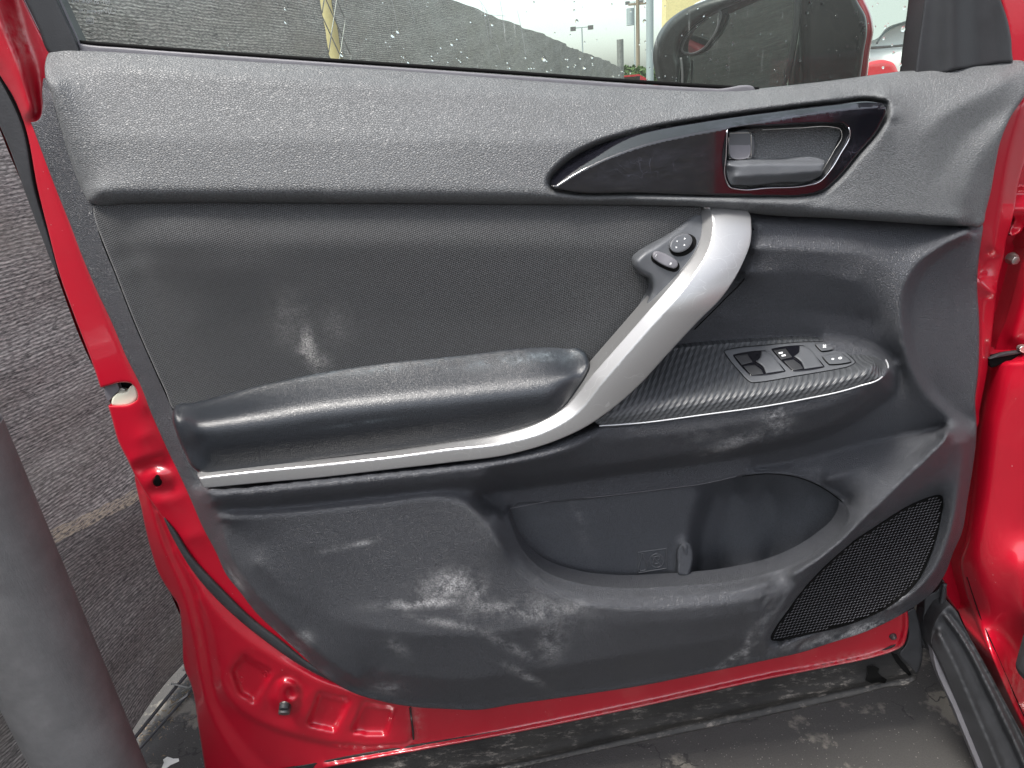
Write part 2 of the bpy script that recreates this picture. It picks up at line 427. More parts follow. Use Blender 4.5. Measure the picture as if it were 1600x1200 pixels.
def silver_mat():
    m, nt, b = newmat('satin_silver_paint'); n = N(nt)
    co = n.coord()
    fl = n('TexNoise', Vector=co, Scale=2600.0, Detail=1.0).outputs['Fac']
    sc = n('TexVoronoi', feature='DISTANCE_TO_EDGE', Vector=n('VectorMath', operation='MULTIPLY_ADD', i0=n('TexNoise', Vector=co, Scale=14.0).outputs['Color'], i1=(0.2,)*3, i2=n.coord(scale=(1, 1, 0.3), rot=(0, -0.7, 0))).outputs[0], Scale=30.0).outputs['Distance']
    ln = n.math('MULTIPLY', n.math('LESS_THAN', sc, 0.007), n.math('GREATER_THAN', n('TexNoise', Vector=co, Scale=22.0).outputs['Fac'], 0.52))
    c = n.mix(fl, (0.30, 0.30, 0.30), (0.42, 0.42, 0.42))
    wire(nt, n.mix(n.math('MULTIPLY', ln, 0.22), c, (0.75, 0.75, 0.75)), b.inputs['Base Color'])
    b.inputs['Metallic'].default_value = 0.75; b.inputs['Roughness'].default_value = 0.36
    return m
M['silver'] = silver_mat()
M['chrome'] = plain('bright_metal', (0.6, 0.6, 0.62), 0.15, metal=1.0)
M['rim'] = plain('pale_trim_edge', (0.55, 0.56, 0.57), 0.35, metal=0.3)
M['zinc'] = plain('zinc_plated_steel', (0.45, 0.44, 0.41), 0.35, metal=0.9, tone=0.2)
M['darkmetal'] = plain('dark_steel', (0.16, 0.15, 0.145), 0.45, metal=0.7, tone=0.3)
M['white_print'] = plain('white_print', (0.75, 0.76, 0.76), 0.5)
M['grey_print'] = plain('grey_print', (0.33, 0.35, 0.34), 0.5)
M['cream'] = plain('cream_plastic', (0.62, 0.62, 0.5), 0.4)
def red_mat(name, col=(0.41, 0.004, 0.018), rough=0.32, coat=0.8):
    m, nt, b = newmat(name); n = N(nt)
    co = n.coord()
    f = n('TexNoise', Vector=co, Scale=7.0, Detail=5.0, Roughness=0.6).outputs['Fac']
    dr = n('TexNoise', Vector=co, Scale=60.0, Detail=8.0, Roughness=0.8).outputs['Fac']
    c = n.mix(n.ramp(f, 0.35, 0.7), col, [min(1, x*0.88) for x in col])
    c = n.mix(n.math('MULTIPLY', n.ramp(dr, 0.62, 0.85), 0.35), c, (0.3, 0.16, 0.13))
    at = n('Attribute', attribute_name='dust').outputs['Fac']
    c = n.mix(n.math('MULTIPLY', at, n.ramp(dr, 0.4, 0.62), clamp=True), c, (0.45, 0.33, 0.3))
    sp = n('TexVoronoi', Vector=co, Scale=55.0)
    sk_ = n.math('LESS_THAN', sp.outputs['Distance'], 0.03)
    c = n.mix(n.math('MULTIPLY', sk_, 0.6), c, (0.7, 0.55, 0.52))
    wire(nt, c, b.inputs['Base Color'])
    wire(nt, n.math('MULTIPLY_ADD', dr, 0.18, rough-0.09), b.inputs['Roughness'])
    b.inputs['Coat Weight'].default_value = coat; b.inputs['Coat Roughness'].default_value = 0.06
    op = n('TexNoise', Vector=co, Scale=260.0, Detail=1.0).outputs['Fac']
    wire(nt, n('Bump', Height=op, Strength=1.0, Distance=0.00006).outputs[0], b.inputs['Normal'])
    wire(nt, n('Bump', Height=op, Strength=1.0, Distance=0.00003).outputs[0], b.inputs['Coat Normal'])
    return m
M['red'] = red_mat('red_paint')
def fabric_mat():
    m, nt, b = newmat('woven_fabric'); n = N(nt)
    tc = nt.nodes.new('ShaderNodeTexCoord'); sx = nt.nodes.new('ShaderNodeSeparateXYZ'); wire(nt, tc.outputs['Object'], sx.inputs[0])
    x, z = sx.outputs[0], sx.outputs[2]
    k = 2*math.pi/0.0026
    u = n.math('MULTIPLY', n.math('ADD', n.math('MULTIPLY', x, 0.82), n.math('MULTIPLY', z, -0.57)), k)
    v = n.math('MULTIPLY', n.math('ADD', n.math('MULTIPLY', x, 0.57), n.math('MULTIPLY', z, 0.82)), k*0.8)
    wob = n('TexNoise', Vector=n.coord(), Scale=700.0, Detail=1.0).outputs['Fac']
    wv = n.math('MULTIPLY', n.math('SINE', n.math('ADD', u, n.math('MULTIPLY', wob, 2.0))), n.math('SINE', v))
    g = n.math('MULTIPLY_ADD', wv, 0.5, 0.5)
    big = n('TexNoise', Vector=n.coord(scale=(1, 1, 1.6)), Scale=5.0, Detail=5.0, Roughness=0.6).outputs['Fac']
    c1 = n.mix(n.ramp(big, 0.35, 0.65), (0.060, 0.066, 0.071), (0.068, 0.070, 0.073))
    c = n.mix(n.math('MULTIPLY', g, n.math('MULTIPLY_ADD', wob, 0.8, 0.5)), n.mix(1.0, c1, (0.012, 0.012, 0.012)), n.mix(0.45, c1, (0.15, 0.152, 0.153)))
    at = n('Attribute', attribute_name='dust').outputs['Fac']
    ns = n('TexNoise', Vector=n.coord(), Scale=45.0, Detail=8.0, Roughness=0.8).outputs['Fac']
    sp = n('TexNoise', Vector=n.coord(), Scale=600.0).outputs['Fac']
    d = n.math('MULTIPLY', n.math('MULTIPLY', at, n.ramp(ns, 0.38, 0.62)), n.ramp(sp, 0.3, 0.6), clamp=True)
    wire(nt, n.mix(d, c, (0.45, 0.44, 0.42)), b.inputs['Base Color'])
    b.inputs['Roughness'].default_value = 0.85; b.inputs['Specular IOR Level'].default_value = 0.2
    b.inputs['Sheen Weight'].default_value = 0.25; b.inputs['Sheen Roughness'].default_value = 0.4
    wire(nt, n('Bump', Height=g, Strength=1.0, Distance=0.0005).outputs[0], b.inputs['Normal'])
    return m
M['fabric'] = fabric_mat()
M['deepblack'] = plain('black_mirror_shell', (0.008, 0.009, 0.009), 0.4, tone=0.2)
def carbon_mat():
    m, nt, b = newmat('carbon_pattern_plastic'); n = N(nt)
    tc = nt.nodes.new('ShaderNodeTexCoord'); sx = nt.nodes.new('ShaderNodeSeparateXYZ'); wire(nt, tc.outputs['Object'], sx.inputs[0])
    x, y, z = sx.outputs
    # diagonal ribs across the top and down the front face
    q = n.math('ADD', n.math('MULTIPLY', x, 1.0), n.math('ADD', n.math('MULTIPLY', z, -0.75), n.math('MULTIPLY', y, -0.1)))
    w1 = n.math('SINE', n.math('MULTIPLY', q, 2*math.pi/0.0068))
    q2 = n.math('ADD', n.math('MULTIPLY', x, -0.6), n.math('MULTIPLY', z, 1.0))
    w2 = n.math('SINE', n.math('MULTIPLY', q2, 2*math.pi/0.0031))
    g = n.math('ADD', n.math('MULTIPLY', w1, 0.5), n.math('MULTIPLY', n.math('MULTIPLY', w1, w2), 0.35))
    wire(nt, n('Bump', Height=g, Strength=1.0, Distance=0.0007).outputs[0], b.inputs['Normal'])
    wire(nt, n.mix(n.math('MULTIPLY_ADD', g, 0.5, 0.5, clamp=True), (0.032, 0.034, 0.037), (0.062, 0.066, 0.07)), b.inputs['Base Color'])
    b.inputs['Roughness'].default_value = 0.38; b.inputs['Specular IOR Level'].default_value = 0.5
    return m
M['carbon'] = carbon_mat()
def glass_mat(name, tint, refl=0.04, haze=0.0):
    m = bpy.data.materials.new(name); m.use_nodes = True; nt = m.node_tree; nt.nodes.clear(); n = N(nt)
    out = nt.nodes.new('ShaderNodeOutputMaterial')
    t = n('BsdfTransparent'); t.inputs['Color'].default_value = (*tint, 1)
    g = n('BsdfGlossy', Roughness=0.03); g.inputs['Color'].default_value = (0.55, 0.55, 0.55, 1)
    fr = n('Fresnel', IOR=1.45)
    mx = nt.nodes.new('ShaderNodeMixShader'); wire(nt, fr.outputs[0], mx.inputs[0]); wire(nt, t.outputs[0], mx.inputs[1]); wire(nt, g.outputs[0], mx.inputs[2])
    # grime in fine streaks and dust; the even haze stands in for reflected light
    co = n.coord(scale=(1, 1, 0.06), rot=(0, 0.12, 0))
    st = n('TexNoise', Vector=co, Scale=230.0, Detail=4.0, Roughness=0.8).outputs['Fac']
    pl = n('TexNoise', Vector=n.coord(), Scale=9.0, Detail=3.0).outputs['Fac']
    sp = n('TexNoise', Vector=n.coord(), Scale=900.0, Detail=1.0).outputs['Fac']
    f = n.math('MULTIPLY', n.ramp(st, 0.62, 0.76), n.ramp(pl, 0.5, 0.7))
    f = n.math('ADD', n.math('MULTIPLY', f, 0.5), n.math('MULTIPLY_ADD', n.ramp(sp, 0.5, 0.8), 0.04, haze), clamp=True)
    df = n('BsdfDiffuse'); df.inputs['Color'].default_value = (0.7, 0.75, 0.7, 1)
    m2 = nt.nodes.new('ShaderNodeMixShader'); wire(nt, f, m2.inputs[0]); wire(nt, mx.outputs[0], m2.inputs[1]); wire(nt, df.outputs[0], m2.inputs[2])
    wire(nt, m2.outputs[0], out.inputs['Surface'])
    return m
M['glass'] = glass_mat('tinted_window_glass', (0.74, 0.82, 0.75), haze=0.025)
def water_mat():
    m, nt, b = newmat('water_drop')
    b.inputs['Transmission Weight'].default_value = 1; b.inputs['IOR'].default_value = 1.33; b.inputs['Roughness'].default_value = 0.02
    return m
M['water'] = water_mat()
M['mirror'] = plain('mirror_glass', (0.40, 0.43, 0.40), 0.03, metal=1.0)
def screen_mat():
    m, nt, b = newmat('woven_fence_screen'); n = N(nt)
    tc = nt.nodes.new('ShaderNodeTexCoord'); sx = nt.nodes.new('ShaderNodeSeparateXYZ'); wire(nt, tc.outputs['Object'], sx.inputs[0])
    x, y, z = sx.outputs            # y runs along the fence (object is turned), z is up
    wb = n('TexNoise', Vector=n.coord(), Scale=25.0, Detail=3.0).outputs['Fac']
    k = 2*math.pi/0.0048
    a = n.math('SINE', n.math('ADD', n.math('MULTIPLY', y, k), n.math('MULTIPLY', wb, 7)))
    c = n.math('SINE', n.math('ADD', n.math('MULTIPLY', z, k*1.75), n.math('MULTIPLY', wb, 7)))
    g = n.math('MULTIPLY_ADD', n.math('MULTIPLY', a, c), 0.5, 0.5)
    st = n('TexNoise', Vector=n.coord(scale=(0.3, 0.5, 16), rot=(-0.10, 0, 0)), Scale=16.0, Detail=8.0, Roughness=0.75).outputs['Fac']
    st2 = n('TexNoise', Vector=n.coord(scale=(0.3, 2, 2)), Scale=3.0, Detail=5.0).outputs['Fac']
    spk = n('TexNoise', Vector=n.coord(), Scale=330.0, Detail=2.0).outputs['Fac']
    dash = n('TexNoise', Vector=n.coord(scale=(1, 0.2, 1), rot=(-0.05, 0, 0)), Scale=520.0, Detail=2.0, Roughness=0.6).outputs['Fac']
    f = n.math('MULTIPLY', n.math('MULTIPLY_ADD', n.math('SINE', n.math('ADD', n.math('MULTIPLY', z, 2*math.pi/0.0062), n.math('MULTIPLY', wb, 9))), 0.2, 0.42), n.math('ADD', n.math('MULTIPLY', n.ramp(dash, 0.36, 0.66), 1.05), n.math('MULTIPLY', n.ramp(st, 0.4, 0.62), 0.6)), clamp=True)
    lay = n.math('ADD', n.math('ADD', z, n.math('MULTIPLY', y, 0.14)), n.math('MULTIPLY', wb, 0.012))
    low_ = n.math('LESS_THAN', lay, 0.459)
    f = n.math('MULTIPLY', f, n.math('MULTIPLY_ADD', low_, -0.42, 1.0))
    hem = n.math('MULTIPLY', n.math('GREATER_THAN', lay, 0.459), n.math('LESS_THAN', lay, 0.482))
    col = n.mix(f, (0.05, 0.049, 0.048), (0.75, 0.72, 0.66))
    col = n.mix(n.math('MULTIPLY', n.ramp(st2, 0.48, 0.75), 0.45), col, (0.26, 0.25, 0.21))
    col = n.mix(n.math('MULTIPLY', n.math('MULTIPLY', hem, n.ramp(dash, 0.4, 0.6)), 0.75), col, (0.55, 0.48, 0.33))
    # the wire mesh behind the cloth shows as faint diagonal lines
    for s_ in (1, -1):
        q = n.math('ABSOLUTE', n.math('SINE', n.math('MULTIPLY', n.math('ADD', y, n.math('MULTIPLY', z, s_*1.0)), math.pi/0.085)))
        col = n.mix(n.math('MULTIPLY', n.math('LESS_THAN', q, 0.045), 0.16), col, (0.02, 0.02, 0.02))
    wire(nt, col, b.inputs['Base Color']); b.inputs['Roughness'].default_value = 0.75; b.inputs['Specular IOR Level'].default_value = 0.25
    hb = n.math('ADD', dash, n.math('MULTIPLY', st, 0.4))
    wire(nt, n('Bump', Height=hb, Strength=1.0, Distance=0.0007).outputs[0], b.inputs['Normal'])
    return m
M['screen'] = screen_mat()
def asphalt_mat():
    m, nt, b = newmat('worn_asphalt'); n = N(nt)
    co = n.coord()
    fine = n('TexNoise', Vector=co, Scale=350.0, Detail=4.0, Roughness=0.7).outputs['Fac']
    sp = n('TexVoronoi', Vector=co, Scale=160.0); spd = n.math('LESS_THAN', sp.outputs['Distance'], 0.16)
    sel = n.math('GREATER_THAN', n('TexNoise', Vector=co, Scale=60.0).outputs['Fac'], 0.52)
    pt = n('TexNoise', Vector=co, Scale=7.0, Detail=6.0, Roughness=0.6).outputs['Fac']
    c = n.mix(fine, (0.022, 0.021, 0.02), (0.06, 0.057, 0.053))
    c = n.mix(n.ramp(pt, 0.56, 0.6), c, n.mix(fine, (0.10, 0.094, 0.08), (0.17, 0.155, 0.13)))
    c = n.mix(n.math('MULTIPLY', n.math('MULTIPLY', spd, sel), 0.7), c, (0.2, 0.19, 0.17))
    cr = n('TexVoronoi', feature='DISTANCE_TO_EDGE', Vector=n('VectorMath', operation='MULTIPLY_ADD', i0=n('TexNoise', Vector=co, Scale=12.0, Detail=5.0).outputs['Color'], i1=(0.22,)*3, i2=co).outputs[0], Scale=3.5).outputs['Distance']
    ck = n.math('LESS_THAN', cr, 0.008)
    c = n.mix(n.math('MULTIPLY', n.math('MULTIPLY', ck, n.math('GREATER_THAN', pt, 0.5)), 0.8), c, (0.015, 0.015, 0.014))
    wire(nt, c, b.inputs['Base Color']); b.inputs['Roughness'].default_value = 0.8
    wire(nt, n('Bump', Height=n.math('SUBTRACT', fine, ck), Strength=1.0, Distance=0.002).outputs[0], b.inputs['Normal'])
    return m
M['asphalt'] = asphalt_mat()
def bollard_mat():
    m, nt, b = newmat('painted_steel_pipe'); n = N(nt); co = n.coord()
    f = n('TexNoise', Vector=co, Scale=16.0, Detail=8.0, Roughness=0.7).outputs['Fac']
    sc = n('TexNoise', Vector=n.coord(scale=(1, 1, 0.25), rot=(0.2, 0.3, 0)), Scale=70.0, Detail=9.0, Roughness=0.85).outputs['Fac']
    c = n.mix(n.ramp(f, 0.35, 0.65), (0.13, 0.128, 0.126), (0.19, 0.186, 0.182))
    c = n.mix(n.math('MULTIPLY', n.ramp(sc, 0.64, 0.72), n.ramp(f, 0.5, 0.62)), c, (0.32, 0.31, 0.3))
    wire(nt, c, b.inputs['Base Color']); b.inputs['Roughness'].default_value = 0.5
    wire(nt, n('Bump', Height=n.math('ADD', f, sc), Strength=1.0, Distance=0.0012).outputs[0], b.inputs['Normal'])
    return m
M['bollard'] = bollard_mat()
def scuffed_mat():
    m, nt, b = newmat('scuffed_black_plastic'); n = N(nt)
    f = n('TexNoise', Vector=n.coord(scale=(0.5, 1, 1.3), rot=(0, 0.12, 0)), Scale=60.0, Detail=9.0, Roughness=0.8).outputs['Fac']
    f2 = n('TexNoise', Vector=n.coord(), Scale=12.0, Detail=6.0).outputs['Fac']
    c = n.mix(n.ramp(f2, 0.35, 0.65), (0.009, 0.009, 0.0095), (0.024, 0.023, 0.022))
    c = n.mix(n.math('MULTIPLY', n.ramp(f, 0.53, 0.66), n.ramp(f2, 0.38, 0.6)), c, (0.22, 0.2, 0.18))
    wire(nt, c, b.inputs['Base Color']); wire(nt, n.math('MULTIPLY_ADD', f, 0.4, 0.4), b.inputs['Roughness'])
    wire(nt, n('Bump', Height=f, Strength=1.0, Distance=0.0012).outputs[0], b.inputs['Normal'])
    return m
M['scuffed'] = scuffed_mat()
M['yellow'] = plain('yellow_paint', (0.68, 0.56, 0.27), 0.55, tone=0.12)
M['whitecar'] = plain('white_paint', (0.7, 0.71, 0.7), 0.25, coat=0.6)
M['redlamp'] = plain('red_lamp_lens', (0.6, 0.03, 0.04), 0.12, coat=1.0)
M['pole'] = plain('galvanised_pole', (0.32, 0.36, 0.37), 0.45, metal=0.3)
M['wood'] = plain('weathered_wood_pole', (0.22, 0.17, 0.12), 0.8)
M['leaf'] = plain('green_foliage', (0.06, 0.11, 0.025), 0.6, tone=0.3)
M['straw'] = plain('dry_litter', (0.14, 0.105, 0.065), 0.8, tone=0.3)
M['steelpost'] = plain('fence_steel', (0.2, 0.2, 0.19), 0.5, metal=0.5, tone=0.2)
# ================================================================ CAR DOOR
DOOR = empty('red_car', P(800, 640, 0.0)*np.array([1, 1, 0])+np.array([0, 0, 0.2]), 'bright red car with its front door wide open, showing dark grained inner door trim', 'car')
def sub(o, **k): return tag(o, **k)

# ---- upper trim
UP_OUT = [(71, 96), (76, 83), (90, 79), (130, 79.5), (165, 81), (400, 97), (600, 109), (800, 124), (1000, 138), (1100, 142.5), (1170, 141.5), (1200, 138), (1300, 127), (1400, 114), (1500, 101), (1580, 94), (1600, 96), (1612, 110), (1603, 145), (1578, 185), (1563, 222), (1555, 260), (1548, 300), (1540, 332), (1536, 350), (1530, 355), (1515, 354), (1450, 351), (1400, 347.5), (1300, 341), (1200, 336), (1150, 330), (1090, 323), (1000, 321), (800, 319.5), (600, 318), (400, 317), (200, 318), (150, 319.5), (138, 315), (131, 303), (110, 250), (92, 190), (80, 148), (70, 115)]
UPR = Relief((50, 60, 1630, 380), [
    ('l', [(71, 84), (165, 81), (400, 97), (800, 124), (1100, 142), (1170, 141), (1300, 127), (1500, 101), (1600, 94)], -8),
    ('l', [(95, 105), (400, 122), (800, 146), (1100, 160), (1200, 154), (1400, 133), (1520, 118), (1600, 112)], 13),
    ('l', [(70, 120), (100, 215), (131, 303)], 34),
    ('l', [(86, 128), (112, 210), (144, 298)], 40),
    ('l', [(160, 215), (400, 220), (700, 220), (880, 222), (1000, 215, 43), (1150, 200, 41), (1300, 190, 39), (1400, 192, 40)], 44),
    ('l', [(143, 294), (400, 294), (700, 296), (900, 308), (1200, 316), (1290, 318)], 57),
    ('l', [(145, 306), (400, 307), (800, 310), (1000, 314), (1200, 328), (1400, 340), (1500, 347)], 55),
    ('l', [(140, 318), (400, 317), (800, 319), (1100, 323), (1300, 341), (1530, 355)], 40),
    ('l', [(960, 190), (1100, 174), (1200, 160), (1300, 150)], 30), ('l', [(1380, 150), (1402, 170)], 34),
    ('l', [(1396, 175), (1360, 245), (1320, 295), (1270, 317)], 50),
    # swoop on the right
    ('l', [(1606, 150, 25), (1560, 178, 29), (1520, 205, 34), (1490, 235, 39), (1470, 275, 43)]),
    ('l', [(1575, 125, 24), (1530, 150, 33), (1480, 175, 39), (1440, 215, 43)]),
    ('l', [(1582, 190, 37), (1547, 220, 42), (1522, 262, 46), (1508, 310, 48)]),
    ('l', [(1555, 262), (1546, 300), (1538, 340)], 38),
], blur=6)
BEZ = [(860, 287), (861, 280), (870, 268), (890, 250), (930, 228.5), (1000, 208), (1100, 190), (1200, 176), (1300, 164), (1370, 160), (1382, 163), (1384.5, 170), (1376, 195), (1340, 241), (1306, 281), (1284, 299), (1262, 305), (1200, 307), (1140, 306), (1000, 301), (880, 297), (864, 293)]
_bp = smooth(BEZ); _bd = side_distance(BEZ+[BEZ[0]])
def UPT(X, Y):      # the skin tucks down into a groove round the handle bezel
    h = UPR(X, Y); X = np.atleast_1d(X); Y = np.atleast_1d(Y)
    near = (X > 845) & (X < 1400) & (Y > 145) & (Y < 322); r = h.copy()
    if near.any():
        x, y = X[near], Y[near]; d = _bd(x, y); ins = inside(_bp, x, y)
        t = np.where(ins, 1.0, np.clip(1-d/10.0, 0, 1)); up = np.where(y < 162+0.12*(1400-x)*0.9, 1.0, 0.62)
        r[near] = h[near]-26*up*t*t
    return r
mesh_up = patch('upper_trim', UP_OUT, UPT, M['trim_top'], DOOR, rnd=(7, 5), skirt=28)

# ---- lower trim with the map pocket opening
LOW_OUT = [(69, 122), (66, 140), (66.5, 168), (64, 182), (58, 189), (48, 191), (48, 191), (56, 212), (70, 250), (90, 302), (112, 357), (125, 392), (147, 445), (175, 505), (197, 557), (222, 608), (236, 645), (250, 677), (265, 710), (282, 745), (300, 785), (315, 820), (337, 862), (355, 900), (375, 925), (400, 957), (437, 992), (475, 1027), (500, 1050), (540, 1077), (600, 1097), (650, 1105), (700, 1108), (750, 1109), (800, 1101), (900, 1087), (1015, 1069), (1080, 1056), (1200, 1031), (1250, 1020), (1300, 1004), (1350, 988), (1400, 965), (1428, 948), (1452, 930), (1475, 900), (1490, 862), (1502, 835), (1512, 780), (1520, 730), (1525, 690), (1526, 667), (1524, 625), (1528, 587), (1530, 500), (1527, 440), (1530, 400), (1536, 358), (1536, 358), (1536, 348), (1400, 340), (1170, 326), (1000, 316), (400, 311), (150, 311), (135, 300), (110, 240), (90, 180), (76, 130)]
POCKET = [(795, 798), (802, 791.5), (850, 786), (950, 776), (1040, 765), (1100, 757), (1160, 744), (1200, 740.5), (1250, 747), (1290, 765), (1318, 787), (1325, 803), (1316, 826), (1290, 850), (1230, 884), (1150, 905), (1050, 915), (960, 917), (905, 910), (850, 890), (815, 855), (800, 820)]
SILL_Y = lambda x: 0
LOWR = Relief((30, 90, 1560, 1130), [
    ('l', [(66, 125), (48, 191), (90, 302), (147, 445), (222, 608), (265, 710), (315, 820, 12), (375, 925, 26), (437, 992, 34), (500, 1050, 38)], 6),
    ('l', [(80, 150), (110, 235), (136, 305), (150, 345), (182, 425), (207, 490), (238, 562), (270, 630), (285, 700), (300, 735), (318, 765)], 27),
    # behind fabric, arm pad and handle
    ('f', [(175, 335), (1080, 325), (1085, 340), (990, 480), (900, 600), (880, 640), (790, 690), (500, 732), (335, 748), (300, 640), (200, 400)], 12),
    ('f', [(1095, 330), (1160, 332), (1150, 400), (1040, 540), (960, 620), (880, 660), (860, 650), (950, 570), (1070, 420)], 20),
    ('l', [(150, 312), (700, 312), (1092, 318), (1172, 330), (1300, 337), (1536, 352)], 14),
    ('l', [(1175, 348), (1300, 356), (1420, 367, 28)], 36),
    ('l', [(1175, 386), (1300, 392), (1360, 400, 50), (1392, 425, 52)], 55),
    ('l', [(1165, 425), (1300, 430), (1335, 440)], 49),
    ('l', [(1130, 500), (1200, 490), (1300, 490), (1350, 500)], 24),
    ('l', [(1060, 541), (1120, 534), (1200, 528), (1280, 527)], 14),
    # bright spill where the pod meets the wall
    ('l', [(1290, 524), (1340, 530), (1400, 560)], 22),
    ('l', [(1290, 533), (1335, 540), (1385, 566), (1392, 578)], 40),
    # S shaped crease of the front wall
    ('l', [(1512, 362), (1470, 384), (1430, 415), (1411, 450), (1408, 500, 56), (1412, 545, 52), (1424, 580, 46), (1450, 620, 37), (1490, 655, 31), (1517, 672, 28)], 58),
    ('l', [(1528, 366), (1490, 388), (1450, 420), (1430, 455), (1425, 500), (1431, 545, 38), (1444, 580, 35), (1468, 615, 28), (1500, 645, 24), (1522, 660, 22)], 40),
    ('l', [(1527, 440), (1529, 500), (1526, 587), (1524, 640)], 28),
    ('l', [(1350, 472, 38), (1360, 500), (1372, 530)], 29),
    # narrow shelf below the silver strip
    ('l', [(318, 764), (420, 755), (600, 736), (700, 725), (800, 711), (870, 694), (925, 672, 92)], 100),
    ('l', [(324, 772), (420, 765), (600, 746), (700, 735), (805, 722), (880, 704, 108), (935, 680, 98)], 113),
    ('l', [(330, 783), (420, 777), (600, 759), (700, 750), (760, 745)], 108),
    ('l', [(338, 797), (420, 793), (600, 775), (690, 766), (740, 765, 80)], 88),
    # main lower face
    ('l', [(345, 810), (420, 806), (600, 788), (690, 779), (725, 788), (755, 815), (780, 850), (800, 885, 92), (850, 925, 88), (900, 938, 88)], 102),
    ('l', [(347, 815, 80), (358, 862, 80), (397, 925, 80), (457, 985, 80), (512, 1030, 78), (562, 1062, 70)]),
    ('l', [(400, 880), (500, 955, 90), (600, 985), (760, 990, 95), (860, 975, 94)], 96),
    ('l', [(400, 850, 92), (450, 850), (600, 860), (720, 880)], 98),
    ('l', [(545, 1072), (600, 1091), (700, 1102), (800, 1096), (900, 1081), (1080, 1050), (1200, 1026)], 38),
    ('l', [(600, 1050), (700, 1062), (850, 1045), (1000, 1020), (1150, 995)], 74),
    ('l', [(910, 945), (1000, 952), (1100, 946), (1180, 936), (1210, 928, 90)], 94),
    ('l', [(905, 965), (1000, 972), (1100, 966), (1180, 955)], 91),
    # lip of the pocket
    ('l', [(794, 800), (800, 825), (815, 858), (850, 893), (905, 913), (960, 920), (1050, 918), (1150, 908), (1232, 887), (1292, 853), (1319, 827), (1329, 803)], 62),
    ('l', [(775, 800), (790, 840), (808, 872), (845, 907), (900, 928), (960, 934), (1050, 932), (1150, 922, 86), (1200, 911, 90)], 80),
    # top seam of the pocket
    ('l', [(796, 790), (850, 782), (950, 772), (1100, 753), (1160, 740), (1200, 736.5), (1252, 743), (1292, 760), (1322, 782)], 26),
    # fascia below the switch panel
    ('l', [(930, 668), (1000, 664), (1100, 650), (1200, 636), (1300, 618), (1345, 604), (1380, 590), (1389, 575)], 94),
    ('l', [(925, 690), (1000, 684), (1100, 672), (1200, 655), (1290, 636), (1345, 615)], 93),
    ('l', [(800, 748), (900, 733), (1000, 720), (1100, 706), (1200, 690), (1290, 664), (1350, 630), (1385, 604)], 72),
    ('l', [(770, 770), (900, 752), (1000, 738), (1100, 723), (1200, 706), (1300, 678), (1365, 640), (1402, 605), (1404, 575)], 24),
    ('l', [(752, 772), (768, 787), (786, 800)], 42),
    # lit triangular shelf right of the pocket
    ('l', [(1180, 730), (1260, 715), (1340, 695), (1410, 680), (1475, 668)], 10),
    ('l', [(1290, 752), (1340, 735), (1400, 712), (1470, 684)], 44),
    ('l', [(1480, 676), (1450, 712), (1412, 750), (1370, 792), (1330, 832), (1290, 864), (1240, 897)], 92),
    ('l', [(1500, 690), (1476, 726), (1440, 760), (1400, 797), (1350, 838), (1300, 874)], 62),
    ('l', [(1522, 690, 24), (1516, 740), (1508, 790), (1498, 838), (1482, 880), (1464, 910), (1440, 935), (1400, 960), (1350, 980), (1300, 998), (1250, 1013)], 16),
    ('l', [(1508, 690), (1502, 740), (1494, 790), (1482, 840), (1464, 885), (1440, 915), (1400, 940), (1340, 966), (1280, 985), (1220, 1010)], 50),
    # recess of the speaker grille
    ('f', [(1207, 999), (1232, 955), (1290, 886), (1380, 817), (1430, 787), (1466, 775), (1471, 800), (1455, 860), (1433, 905), (1400, 938), (1330, 973), (1260, 990)], 30),
    ('l', [(1192, 1002, 68), (1216, 957, 76), (1248, 915, 82), (1290, 874, 76), (1365, 808, 64)]),
], blur=3.4)
DUST_LOW = blobs([(700, 915, 40, 20, -10, 0.85), (660, 943, 60, 7, -4, 1.0), (780, 950, 100, 12, 10, 0.5), (560, 850, 50, 4, -12, 0.6), (700, 975, 60, 6, 10, 0.5), (740, 930, 16, 30, 20, 0.6),
    (450, 1008, 26, 8, 42, 0.9), (475, 998, 16, 12, 0, 0.4), (605, 1075, 24, 9, 0, 0.45), (620, 1010, 20, 10, 30, 0.4), (820, 1055, 30, 6, 28, 0.7), (795, 1010, 50, 7, 25, 0.4),
    (860, 1000, 20, 34, 0, 0.4), (1150, 1025, 34, 5, -35, 0.9), (1168, 1010, 5, 20, 12, 1.0), (1195, 965, 16, 40, 25, 0.3), (1215, 655, 22, 20, -40, 0.9), (1150, 690, 50, 10, -20, 0.6),
    (1100, 680, 70, 12, -12, 0.2), (1340, 985, 45, 8, -20, 1.3), (1280, 1000, 50, 8, -14, 0.8), (1395, 945, 30, 10, -35, 0.6), (860, 950, 60, 14, 8, 0.35), (370, 905, 20, 8, 50, 0.5), (1240, 960, 16, 40, 35, 0.4)])
rough_edge = lambda X, Y: np.where((Y > 930) & (X > 1180) & (X < 1440), 1.6*np.sin(X*0.35+Y*0.2)*np.sin(X*0.13), 0)
low = patch('lower_trim', LOW_OUT, LOWR, M['trim'], DOOR, rnd=(4, 3), skirt=26, holes=[POCKET], dust=DUST_LOW, wobble=rough_edge)

